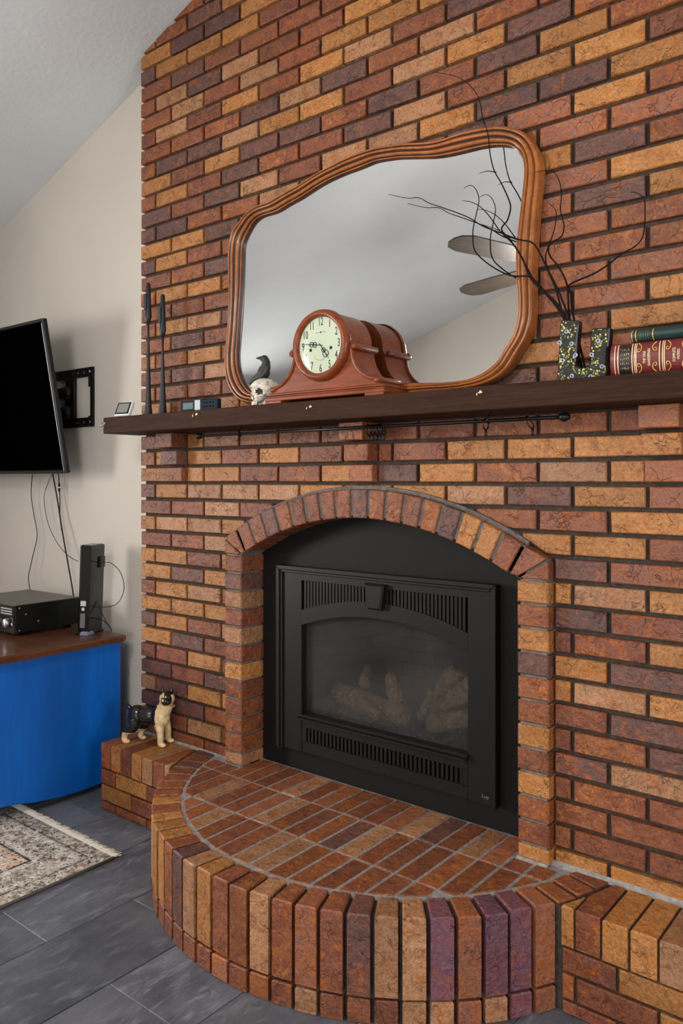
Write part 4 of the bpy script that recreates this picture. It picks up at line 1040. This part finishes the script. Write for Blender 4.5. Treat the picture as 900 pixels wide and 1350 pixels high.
# twigs standing behind the letter
M['twig'] = mat('dry_twig_bark', rgb(30, 22, 20), .9, 0, .1)
tw = lambda x, y, Y: atY(500 + x / 2.5, 80 + y / 2.5, Y)
TWIGS = [
 ([(600, 835), (545, 765), (500, 720), (470, 650), (430, 590), (402, 556), (422, 525), (432, 485), (425, 455), (402, 405), (378, 362), (365, 310), (357, 240), (340, 190), (332, 140), (310, 95), (260, 55), (180, 37)], -.085, -.066, 'tallest dry twig rising above the top of the mirror', [(385, 368), (355, 364), (328, 372)]),
 ([(606, 835), (560, 780), (500, 715), (440, 710), (390, 690), (340, 655), (312, 620), (308, 560), (318, 510), (328, 460), (318, 425), (300, 411), (278, 420)], -.085, -.072, 'dry twig looping up across the mirror to a curled tip', None),
 ([(611, 840), (575, 790), (520, 740), (480, 670), (445, 610), (400, 565), (360, 510), (330, 480), (300, 465), (272, 462)], -.09, -.07, 'thick dry twig slanting up left to a blunt tip over the mirror', [(430, 585), (395, 560), (340, 540)]),
 ([(620, 840), (590, 760), (555, 690), (510, 605), (460, 590), (400, 568), (340, 545), (290, 515), (210, 485), (165, 470), (130, 452), (90, 453), (30, 440)], -.095, -.078, 'longest dry twig reaching leftward across the mirror', None),
 ([(625, 842), (618, 740), (590, 680), (560, 640), (562, 605), (598, 580), (608, 545), (596, 490), (600, 440), (590, 390), (565, 362), (515, 367)], -.085, -.06, 'dry twig bending back left beside the mirror frame', None),
 ([(640, 845), (630, 770), (627, 738), (700, 705), (750, 675), (800, 635), (845, 610), (870, 570), (875, 480), (868, 450), (845, 435), (825, 433)], -.085, -.05, 'dry twig arching right over the brick above the letter', None),
 ([(604, 838), (580, 750), (555, 690), (548, 640), (575, 560), (582, 500), (560, 470)], -.09, -.05, 'short upright dry twig against the brick beside the frame', None),
]
for pts, ya, yb, lab, sidep in TWIGS:
    n = len(pts); P = [tw(x, y, ya + (yb - ya) * i / (n - 1)) for i, (x, y) in enumerate(pts)]
    foot = [Vector((1.985 + random.uniform(-.010, .012), ya, MT + .001))]
    P = [foot[0], foot[0].lerp(P[0], .6)] + P
    base = foot[0]; r = empty('dry_twig', base); tag(r, lab, 'twig', 'dry twigs beside the mirror')
    P = smooth_path([p - base for p in P], 4)
    b = MB(); b.tube(P, lambda t: (.0024 * (1 - t) ** .8 + .0008), 6); st_ = b.build('stem', M['twig'], r, True)
    if sidep:
        i0 = min(range(n), key=lambda i: (pts[i][0] - sidep[0][0]) ** 2 + (pts[i][1] - sidep[0][1]) ** 2); Y0 = ya + (yb - ya) * i0 / (n - 1)
        MB().tube(smooth_path([tw(x, y, Y0 - .004 * k) - base for k, (x, y) in enumerate(sidep)], 4), lambda t: .0014 * (1 - t) + .0006, 5).build('side_shoot', M['twig'], r, True)

# books
M['redleather'] = mat('oxblood_leather', rgb(106, 30, 30), .32); M['greenleather'] = mat('dark_green_leather', rgb(24, 52, 48), .38); M['pages'] = mat('book_pages', rgb(206, 194, 168), .8); M['blacklabel'] = mat('black_spine_label', rgb(20, 18, 16), .4)
def book(name, lab, x0, x1, yf, yb, z0, z1, leather):
    r = empty(name, (x0, yf, z0)); tag(r, lab, 'book', 'books stacked on the mantel'); H = z1 - z0; D = yb - yf; Lx = x1 - x0
    spine = [(.018, 0)] + [(.018 - .018 * sin(a), H / 2 - H / 2 * cos(a)) for a in [pi * i / 14 for i in range(1, 14)]] + [(.018, H)] + [(.018, H - .0035), (.006 + .012, .0035)]
    arc = [(.016 - .016 * sin(pi * i / 14), H / 2 - H / 2 * cos(pi * i / 14)) for i in range(15)]
    inner = [(y + .0035, H / 2 + (z - H / 2) * .92) for y, z in arc[::-1]]
    b = MB(); b.prism(arc + inner, 0, Lx, YZ); b.box((0, .016, 0), (Lx, D, .0032)); b.box((0, .016, H - .0032), (Lx, D, H)); b.build('cover', leather, r)
    MB().box((.004, .012, .0034), (Lx - .004, D - .004, H - .0034)).build('page_block', M['pages'], r)
    return r, H
def on_spine(H, zz, off=.0006):
    a = math.acos(max(-1, min(1, 1 - 2 * zz / H))); return .016 - .016 * sin(a) - off
rb, RH = book('red_book', 'thick oxblood leather book with gilt spine lettering lying on the mantel', 2.079, 2.40, -.152, -.02, MT + .0006, 1.678, M['redleather'])
def band(r, H, x, w, m, z0=.04, z1=.96, nm='gilt_band'):
    zz = [H * (z0 + (z1 - z0) * i / 14) for i in range(15)]; b = MB()
    b.prism([(on_spine(H, z, .0008), z) for z in zz] + [(on_spine(H, z, -.0012), z) for z in zz[::-1]], x, x + w, YZ); return b.build(nm, m, r)
for x in (.010, .018, .0525, .0585, .062, .117, .1245, .1285, .185, .192, .196, .252, .260, .300): band(rb, RH, x, .0016, M['goldleaf'])
band(rb, RH, .0225, .027, M['blacklabel'], .06, .94, 'spine_label')
def spine_pts(pl, H): return [(x, on_spine(H, z, .0014), z) for x, z in pl]
rnd2 = random.Random(11); b = MB()
for i in range(5):
    z = RH * (.22 + .14 * i)
    for k in range(5):
        x = .0265 + .0046 * k; pl = [(x + rnd2.uniform(-.001, .001), z + rnd2.uniform(-.003, .003)) for _ in range(3)]; b.tube(spine_pts(pl, RH), .0007, 4)
b.build('gilt_emblem', M['gold'], rb)
for c in (.089, .157, .224):
    b = MB()
    for sx in (-1, 1):
        for sz in (0, 1):
            base = [(.021, .05), (.013, .17), (.016, .30), (.022, .32), (.022, .24), (.017, .24)]
            pl = [(c + sx * dx, RH * (zz if sz == 0 else 1 - zz)) for dx, zz in base]; P = smooth_path(spine_pts(pl, RH), 4); b.tube(P, lambda t: .0011 * (1 - t * .5), 5)
    b.build('gilt_flourish', M['gold'], rb)
for xc, s in ((.083, 'THE YALE'), (.094, 'SHAKESPEARE'), (.152, 'COMPLETE'), (.162, 'WORKS')):
    me = text_mesh('lettering', s, .0085, .0004)
    # letters run up the rounded spine
    for v in me.vertices:
        t = v.co.x * .80; h_ = v.co.y; z = RH / 2 + t; v.co = Vector((xc - h_, on_spine(RH, min(max(z, .001), RH - .001), .0010 + v.co.z), z))
    link('lettering', me, M['goldleaf'], rb)
gb, GH = book('green_book', 'slim dark green book with gold spine rings on top of the red book', 2.128, 2.40, -.150, -.03, 1.6786, 1.708, M['greenleather'])
for x in (.002, .011, .052): band(gb, GH, x, .0018, M['gold'], .02, .98)
for x in (.020, .024, .030, .036, .041): band(gb, GH, x, .001, mat('dull_gilt', rgb(96, 104, 70), .5), .15, .85)

# ------------------------------------------------------------------ dog figurine on the hearth
DG = Vector((.17, -.08, HZ + .001)); dog = empty('dog_figurine', DG); tag(dog, 'black and cream cast dog figurine standing on the hearth', 'figurine')
fwd = Vector((.93, .36, 0)).normalized(); lat = Vector((-fwd.y, fwd.x, 0))
def dp(a, l, z): v = fwd * a + lat * l + Vector((0, 0, z)); return tuple(v)
cam_dir = (CAM - DG); cam_dir.z = 0; cam_dir.normalize(); look = (cam_dir * .9 - Vector((0, .15, 0))).normalized()
hd = Vector(dp(.075, 0, .188)); yaw = atan2(fwd.y, fwd.x); lk = atan2(look.y, look.x)
parts = [('e', dp(-.062, 0, .110), (.040, .036, .040), yaw), ('e', dp(-.015, 0, .112), (.062, .036, .037), yaw), ('e', dp(.045, 0, .112), (.040, .037, .047), yaw),
    ('t', [dp(.045, 0, .125), dp(.066, 0, .150), dp(.074, 0, .180)], [.036, .030, .026]),
    ('e', tuple(hd), (.030, .031, .029), lk), ('e', tuple(hd + look * .022 + Vector((0, 0, -.008))), (.020, .022, .017), lk), ('e', tuple(hd + look * .012 + Vector((0, 0, -.016))), (.020, .024, .012), lk),
    ('t', [dp(-.090, 0, .130), dp(-.104, 0, .142), dp(-.102, .004, .150)], [.012, .010, .007])]
for s in (-1, 1):
    parts.append(('t', [dp(.052, s * .024, .090), dp(.062, s * .029, .055), dp(.063, s * .031, .012)], [.021, .014, .0115])); parts.append(('e', dp(.072, s * .032, .009), (.017, .0125, .009), yaw))
    bk = -.014 if s < 0 else .022
    parts.append(('t', [dp(-.064, s * .024, .100), dp(-.054 + bk * .4, s * .029, .066), dp(-.084 + bk, s * .031, .042), dp(-.088 + bk, s * .031, .012)], [.027, .019, .0125, .0115])); parts.append(('e', dp(-.079 + bk, s * .032, .009), (.017, .0125, .009), yaw))
me = blob('body', parts, .0022, 3)
M['dogblack'] = mat('glossy_black_enamel', rgb(26, 22, 20), .22); M['dogcream'] = mat('worn_cream_enamel', rgb(214, 184, 132), .32)
q = N(M['dogcream']); vv_ = q.coord('Object', rnd=False); q.color(q.mix(q.ramp(q.noise(vv_, 60, 4), [(.45, 0.0), (.7, .8)]), rgb(224, 198, 150), rgb(176, 128, 64)))
me.materials.append(M['dogblack']); me.materials.append(M['dogcream'])
for p_ in me.polygons:
    c = p_.center; a, l, z = c.dot(fwd), c.dot(lat), c.z; hh_ = c - hd
    hl = hh_.dot(look); hs_ = hh_.dot(Vector((-look.y, look.x, 0)))
    cream = a > .040 and z < .165                                     # chest and front legs
    if z < .060 and a > .02: cream = True
    if z < .047: cream = True
    if z >= .158 and a > .02:
        cream = hl > -.012
        if z > .170 and hl > .004 and (hs_ / .022) ** 2 + ((z - .190) / .022) ** 2 < 1: cream = False   # dark mask
        if z > .206: cream = False
        if abs(hs_ + .014) < .004 and z > .186 and hl > -.012: cream = True                               # pale streak by the ear
    p_.material_index = 1 if cream else 0
dbody = link('body', me, None, dog)
hs2 = Vector((-look.y, look.x, 0))
for s in (-1, 1):
    c = hd + hs2 * s * .017 + Vector((0, 0, .026)); b = MB()
    b.lathe([(.0085, -.006), (.0075, .006), (.004, .018), (.0008, .028)], c, 8); o = b.build('ear', M['dogblack'], dog, True)
    e = hd + look * .0275 + hs2 * s * .013 + Vector((0, 0, .007)); MB().lathe([(.0005, -.004), (.0032, -.0025), (.0042, 0), (.0032, .0025), (.0005, .004)], e, 8).build('eye', M['gloss'], dog, True)
MB().lathe([(.0005, -.004), (.005, -.002), (.006, .001), (.0005, .004)], hd + look * .0415 + Vector((0, 0, -.004)), 10).build('nose', M['dogblack'], dog, True)
pts = [hd + Vector((0, 0, -.030)) + look * .0 + Vector((cos(a) * .030, sin(a) * .030, 0)) for a in [2 * pi * i / 20 for i in range(21)]]
MB().tube(pts, .0022, 6, False).build('collar', M['dogcream'], dog, True)

# ------------------------------------------------------------------ television on its wall arm
tvr = empty('television', (-1.09, -.06, 1.372)); tag(tvr, 'large black flat television tilted down on a wall arm', 'television')
TVW, TVH = 1.236, .705; tlt = radians(9.6)
def tvb(mb, n, m, sm=False, par=None): return mb.build(n, m, par or hold, sm)
hold = MB().box((-TVW / 2, .002, 0), (TVW / 2, .020, TVH), bev=.002).build('housing', M['plastic'], tvr, False, (0, 0, 0), (tlt, 0, 0))
MB().box((-TVW / 2 + .012, -.0015, .016), (TVW / 2 - .012, .003, TVH - .012)).build('screen', M['screen'], hold)
b = MB(); w_ = TVW / 2
b.box((-w_, -.004, 0), (-w_ + .011, .004, TVH), bev=.001); b.box((w_ - .011, -.004, 0), (w_, .004, TVH), bev=.001); b.box((-w_ + .011, -.004, TVH - .010), (w_ - .011, .004, TVH), bev=.001); b.build('bezel', M['gloss'], hold)
MB().box((-w_ + .009, -.0055, .0), (w_ - .009, .004, .015), bev=.002).build('bottom_trim', M['gloss'], hold)
MB().box((w_ - .0125, -.005, .004), (w_ - .0105, -.0035, TVH - .02)).build('bezel_edge', M['chrome'], hold)
MB().box((-.42, .020, .10), (.42, .045, .46), bev=.01).build('rear_cover', M['plastic'], hold)
# wall plate and arms
wp0, wp1, wz0, wz1 = -.850, -.487, 1.598, 1.882; wy = GY
mr = empty('tv_wall_mount', ((wp0 + wp1) / 2, GY, (wz0 + wz1) / 2)); TO = mr.location.copy(); tag(mr, 'black steel wall plate with folding arms behind the television', 'wall mount')
def tb(mb, n, sm=False, m=None):
    for i in range(len(mb.v)): mb.v[i] = tuple(Vector(mb.v[i]) - TO)
    return mb.build(n, m or M['blackmetal'], mr, sm)
# rails with slots: strips above and below plus bridges between slots
for z0, z1 in ((wz1 - .044, wz1), (wz0, wz0 + .044)):
    b = MB(); zm = (z0 + z1) / 2
    b.box((wp0, wy - .012, zm + .006), (wp1, wy - .001, z1)); b.box((wp0, wy - .012, z0), (wp1, wy - .001, zm - .006))
    sx = [wp0 + .03 + .048 * i for i in range(7)]; edges_ = [wp0] + [e for s in sx for e in (s, s + .022)] + [wp1]
    for a, c in zip(edges_[0::2], edges_[1::2]): b.box((a, wy - .012, zm - .006), (c, wy - .001, zm + .006))
    tb(b, 'slotted_rail')
tb(MB().box((wp1 - .020, wy - .013, wz0 + .044), (wp1, wy - .001, wz1 - .044)), 'side_post'); tb(MB().box((wp0 + .14, wy - .018, wz0 + .044), (wp0 + .215, wy - .001, wz1 - .044), bev=.002), 'centre_post')
for z in (wz1 - .045, wz0 + .05): tb(MB().box((wp1 - .026, wy - .020, z - .05), (wp1 - .018, wy - .012, z), bev=.001), 'latch')
for z0 in (1.735, 1.640): tb(MB().tube([(wp0 + .18, wy - .03, z0), (wp0 + .18, wy - .03, z0 + .06)], .022, 14), 'pivot', True); tb(MB().box((wp0 - .06, wy - .052, z0 + .004), (wp0 + .18, wy - .018, z0 + .056), bev=.004), 'arm')
tb(MB().box((wp0 - .10, -.075, 1.60), (wp0 - .045, wy - .02, 1.84), bev=.004), 'head_bracket')
for x, z in ((wp1 - .022, wz1 - .022), (wp1 - .022, wz0 + .022)): tb(MB().lathe([(.006, wy - .012), (.006, wy - .016), (.003, wy - .018)], (x, 0, z), 10, 'Y'), 'bolt', True, M['chrome'])

# ------------------------------------------------------------------ blue cabinet and electronics
CT = .660; cab = empty('blue_cabinet', (-.75, -.30, 0)); CO = Vector((-.75, -.30, 0)); tag(cab, 'royal blue painted cabinet with a walnut top under the television', 'cabinet')
def cb(mb, n, m, sm=False, par=None):
    for i in range(len(mb.v)): mb.v[i] = tuple(Vector(mb.v[i]) - CO)
    return mb.build(n, m, par or cab, sm)
cx0, cx1, cy0, cy1 = -1.36, -.163, -.60, .015
zt = CT - .028
o = cb(MB().prism([(cy1, .030), (cy1, zt), (cy0, zt), (cy0, .075), (-.53, .066), (-.47, .060), (-.39, .042), (-.28, .028), (-.17, .024)], cx0, cx1, YZ), 'body', M['blue']); bevel_obj(o, .005)
cb(MB().prism([(cx0 - .02, cy0 - .03), (cx1 + .005, cy0 - .03), (cx1 + .032, cy0 - .005), (cx1 + .032, cy1 - .01), (cx1 + .02, cy1 + .012), (cx0 - .02, cy1 + .012)], CT, CT - .028, XY, .008), 'cabinet_top', M['walnut'])
for x in (cx0 + .05, cx1 - .04):
    for y, fb, ft in ((cy0 + .04, .0115, .074), (cy1 - .05, .0005, .03)): cb(MB().lathe([(.018, fb), (.028, fb + .008), (.030, fb + (ft - fb) * .5), (.022, ft)], (x, y, 0), 14), 'foot', M['walnut'], True)
for i in range(2):
    xa = cx0 + .03 + .58 * i; dr = cb(MB().prism([(xa, .07), (xa + .55, .07), (xa + .55, .61), (xa, .61)], cy0 - .014, cy0 + .001, XZ, .004), 'door', M['blue'])
    cb(MB().lathe([(.004, cy0 - .014), (.006, cy0 - .024), (.014, cy0 - .032), (.012, cy0 - .040), (.002, cy0 - .042)], (xa + (.51 if i == 0 else .04), 0, .36), 14, 'Y'), 'knob', M['brass'], True)
# stereo receiver
rx1, ry0, ry1 = -.462, -.322, .005; rz = CT + .001
rec = empty('stereo_receiver', ((rx1 - .215), (ry0 + ry1) / 2, rz), radians(1.5)); tag(rec, 'black stereo receiver with silver knobs on the cabinet top', 'receiver')
w, dp_ = .215, (ry1 - ry0) / 2
o = MB().box((-w, -dp_, .014), (w, dp_, .134), bev=.002).build('chassis', M['plastic'], rec)
M['satin'] = mat('satin_grey_lid', rgb(74, 72, 66), .35, .2)
MB().box((-w + .003, -dp_ + .004, .133), (w - .003, dp_ - .003, .1355), bev=.001).build('lid', M['satin'], rec)
fp = MB().box((-w, -dp_ - .008, .014), (w, -dp_ + .001, .134), bev=.002).build('front_panel', M['gloss'], rec)
for x in (-w + .05, w - .05):
    for y in (-dp_ + .04, dp_ - .04): MB().lathe([(.016, 0), (.018, .004), (.018, .0145)], (x, y, 0), 14).build('foot', M['plastic'], rec, True)
for x, z, r in ((w - .045, .058, .020), (-w + .06, .065, .03), (w - .10, .058, .012)): MB().lathe([(r, -.007), (r, -.022), (r * .85, -.026), (.001, -.026)], (x, -dp_, z), 24, 'Y').build('knob', M['chrome'], fp, True)
for i in range(7):
    for j in range(3): MB().box((w - .020 - .013 * i, -dp_ - .0105, .095 + .011 * j), (w - .013 - .013 * i, -dp_ - .0075, .100 + .011 * j)).build('button', M['paper'], fp)
MB().box((w - .016, -dp_ - .0105, .050), (w - .008, -dp_ - .0075, .060)).build('socket', M['paper'], fp)
for y, z in ((-dp_ + .02, .122), (-dp_ + .05, .092), (-dp_ + .02, .024), (-dp_ + .11, .055)): MB().lathe([(.0035, w - .001), (.0035, w + .0015), (.001, w + .002)], (0, y, z), 8, 'X').build('screw', M['chrome'], rec, True)
# upright router
tp = atZ(117, 834, CT); rt_ = empty('router_tower', (tp.x, tp.y, CT + .001), radians(30)); tag(rt_, 'tall black router tower with a white label beside the receiver', 'router')
lean = radians(2.0)
MB().prism([(-.035, -.06), (.028, -.066), (.045, .05), (-.03, .06)], .012, 0, XY, .004).build('stand', M['plastic'], rt_)
b = MB(); b.prism([(-.026, -.052), (-.014, -.062), (.030, -.060), (.036, .055), (-.026, .055)], .385, .0, XY, .006); ob = b.build('body', M['gloss'], rt_, False, (0, 0, .010), (0, lean, 0))
lb = MB().box((-.008, -.0645, .030), (.014, -.0605, .150)); lab_o = MB()
M['labelgrey'] = mat('printed_grey_label', rgb(96, 96, 98), .5)
MB().box((-.010, -.0655, .022), (.012, -.0600, .085)).build('printed_label', M['labelgrey'], ob)
MB().box((-.010, -.0660, .118), (.014, -.0600, .140)).build('white_label', M['paper'], ob); MB().box((-.004, -.0660, .098), (.008, -.0600, .110)).build('white_label', M['paper'], ob)
MB().box((.030, .01, .28), (.044, .05, .33), bev=.002).build('cable_plug', M['plastic'], ob)
M['wedge'] = mat('pale_lilac_plastic', rgb(120, 122, 140), .4)
MB().prism([(-.006, -.072), (.030, -.074), (.040, -.030), (-.004, -.040)], .016, .0005, XY, .006).build('base_wedge', M['wedge'], rt_)
# cables
def cable(lab, pts, r=.0022, name='cable'):
    P = smooth_path([atY(u, v, Y) for u, v, Y in pts], 6); base = P[0].copy()
    b = MB(); b.tube([p - base for p in P], r, 6); o = b.build(name, M['plastic'], None, True, base); tag(o, lab, 'cable', 'black cables below the television'); return o
cable('black cable waving from the television down to the receiver', [(43, 622, .06), (41, 650, .07), (44, 675, .07), (49, 705, .07), (44, 730, .06), (38, 757, .05), (38, 768, .03), (40, 779, -.01)], .0026)
cable('thin black cable curving from the television to the router tower', [(70, 622, .05), (62, 640, .07), (58, 657, .07), (62, 685, .07), (72, 710, .06), (88, 731, .02), (103, 740, -.03)], .0018)
cable('thick black cable running straight down behind the router tower', [(69, 622, .05), (75, 655, .07), (82, 700, .06), (89, 740, .05), (96, 780, .05), (100, 815, .04)], .0045)
cable('black cable with a white banded plug hanging from the television', [(77, 622, .05), (78, 636, .07), (79, 655, .07), (79, 680, .07), (81, 700, .066)], .0026)
pp = atY(78, 643, .07); pr = empty('inline_plug', pp); tag(pr, 'small black inline plug with a white band on the hanging cable', 'plug')
MB().lathe([(.003, .022), (.006, .018), (.006, .004)], n=10).build('plug_body', M['plastic'], pr, True); MB().lathe([(.0062, .004), (.0062, -.001)], n=10).build('white_band', M['white'], pr, True); MB().lathe([(.006, -.001), (.006, -.016), (.003, -.02)], n=10).build('plug_tail', M['plastic'], pr, True)
cable('thin black cable looping out right of the router tower', [(131, 741, -.03), (145, 742, -.0), (157, 752, .02), (163, 768, .03), (162, 783, .03), (154, 796, .02), (142, 800, 0), (126, 800, -.04)], .0018)
cable('black cable dropping behind the router onto the cabinet top', [(127, 792, -.04), (132, 804, -.03), (140, 820, -.02), (146, 829, -.01), (147, 833, -.005)], .0022)
cable('black cable arching low behind the router tower', [(125, 815, -.05), (134, 817, -.04), (143, 824, -.02), (147, 831, -.0)], .0022)

# ------------------------------------------------------------------ rug
def rug_mat():
    m = mat('distressed_rug_pile', rgb(170, 160, 150), .95, 0, .1); q = N(m); tc = q.n('ShaderNodeTexCoord'); sp = q.n('ShaderNodeSeparateXYZ'); q.l(tc.outputs['Object'], sp.inputs[0])
    v = tc.outputs['Object']
    ax = q.math('ABSOLUTE', sp.outputs[0]); ay = q.math('ABSOLUTE', sp.outputs[1])
    ex = q.math('SUBTRACT', RW, ax); ey = q.math('SUBTRACT', RLN, ay); e = q.math('MINIMUM', ex, ey)
    base = q.mix(q.ramp(q.noise(v, 30, 5, .7), [(.4, 0.0), (.6, 1.0)]), rgb(196, 186, 172, 1.1), rgb(120, 108, 96, 1.1))
    fieldc = q.mix(q.ramp(q.noise(v, 26, 4, .7), [(.42, 0.0), (.58, 1.0)]), rgb(204, 164, 138, 1.05), rgb(206, 192, 172, 1.05))
    inner = q.ramp(e, [(.205, 0.0), (.208, 1.0)]); col = q.mix(inner, base, fieldc)
    lines = q.ramp(e, [(.0, 0.0), (.055, 0.0), (.058, .7), (.064, .7), (.067, 0.0), (.196, 0.0), (.199, .9), (.206, .9), (.209, 0.0), (.230, 0.0)])
    lt = q.ramp(e, [(.07, 0.0), (.075, .55), (.10, .55), (.105, 0.0), (.170, 0.0), (.174, .6), (.194, .6), (.197, 0.0)])
    col = q.mix(lt, col, rgb(206, 200, 190, 1.1)); col = q.mix(lines, col, rgb(40, 40, 48))
    spk = q.noise(v, 75, 4, .8); col = q.mix(q.ramp(spk, [(.53, 0.0), (.58, .95)]), col, rgb(40, 38, 42)); col = q.mix(q.ramp(q.noise(v, 55, 4, .8), [(.56, 0.0), (.62, .85)]), col, rgb(236, 230, 220))
    col = q.mix(q.ramp(q.noise(v, 12, 4), [(.58, 0.0), (.68, .6)]), col, rgb(150, 92, 70)); q.color(col); q.bump(q.noise(v, 300, 2), .8, .003); return m
RW, RLN = .356, 1.0
M['rug'] = rug_mat(); M['fringe'] = mat('cotton_fringe', rgb(236, 230, 216), .9)
rug = empty('runner_rug', (.055, -.425 - RLN, .001)); tag(rug, 'distressed beige and charcoal runner rug with a fringed end', 'rug')
MB().box((-RW, -RLN, 0), (RW, RLN, .009), bev=.003).build('pile', M['rug'], rug)
M['binding'] = mat('grey_rug_binding', rgb(112, 106, 100), .9)
for s in (-1, 1): MB().tube([(s * RW, -RLN, .005), (s * RW, RLN, .005)], .005, 8).build('binding', M['binding'], rug, True)
b = MB(); rf = random.Random(5)
for e in (-1, 1):
    x = -RW
    while x < RW:
        L = rf.uniform(.028, .044); dx = rf.uniform(-.006, .006); y = e * RLN
        b.tube([(x, y - e * .004, .007), (x + dx * .4, y + e * L * .5, .006 + rf.uniform(0, .004)), (x + dx, y + e * L, .0025)], lambda t: .0026 * (1 - .4 * t), 5); x += .0032
fo = b.build('fringe', M['fringe'], rug); fo['kind'] = 'stuff'

# ------------------------------------------------------------------ ceiling fan (blades seen in the mirror)
FH = Vector((1.047, -1.99, 2.50)); fan = empty('ceiling_fan', (FH.x, FH.y, ceil_z(FH.x))); cz = ceil_z(FH.x) - FH.z
tag(fan, 'four bladed ceiling fan with brown blades reflected in the mirror', 'ceiling fan')
M['fanwood'] = wood('fan_blade_wood', (60, 50, 42), (80, 68, 57), (3, 20, 20), .5, 4, .05)
M['bronze'] = mat('aged_bronze', rgb(70, 56, 44), .35, .8)
MB().lathe([(.02, -.14), (.05, -.13), (.065, -.06), (.068, .02)], n=20).build('canopy', M['bronze'], fan, True)
MB().tube([(0, 0, -.12), (0, 0, -cz + .10)], .012, 12).build('downrod', M['bronze'], fan, True)
MB().lathe([(.02, .12), (.06, .10), (.11, .06), (.12, .01), (.10, -.04), (.05, -.06)], (0, 0, -cz), 24).build('motor_housing', M['bronze'], fan, True)
MB().lathe([(.03, -.05), (.05, -.075), (.055, -.085)], (0, 0, -cz), 20).build('added_light_fitter', M['bronze'], fan, True)  # unseen light kit added to the fan to throw light from above
M['opal'] = mat('added_lamp_opal', (.9, .88, .82, 1), .4); ob_ = M['opal'].node_tree.nodes['Principled BSDF']; ob_.inputs['Emission Color'].default_value = (1, .93, .82, 1); ob_.inputs['Emission Strength'].default_value = 3.0
MB().lathe([(.055, -.085), (.085, -.095), (.10, -.12), (.085, -.155), (.04, -.175), (.002, -.178)], (0, 0, -cz), 24).build('added_light_bowl', M['opal'], fan, True)
fl_ = bpy.data.lights.new('added_fan_lamp', 'POINT'); fl_.energy = 58; fl_.shadow_soft_size = .18; fl_.color = (1, .95, .89)  # added lamp that brightens wall and ceiling from above
flo = bpy.data.objects.new('added_fan_lamp', fl_); COL.objects.link(flo); flo.location = (FH.x, FH.y, FH.z - .29)
ba = math.degrees(atan2(.74, -.24))
for i in range(4):
    p = [(.20, -.055), (.45, -.072), (.68, -.076), (.745, -.055), (.77, -.02), (.77, .02), (.745, .055), (.68, .076), (.45, .072), (.20, .055)]
    o = MB().prism(p, .004, -.004, XY, .001).build('blade', M['fanwood'], fan, False, (0, 0, -cz), (radians(11), 0, radians(ba + 90 * i)))
    o.rotation_euler = (Matrix.Rotation(radians(ba + 90 * i), 4, 'Z') @ Matrix.Rotation(radians(-13), 4, 'X')).to_euler()
    MB().box((.09, -.022, -.006), (.24, .022, -.0045)).build('blade_iron', M['bronze'], o)
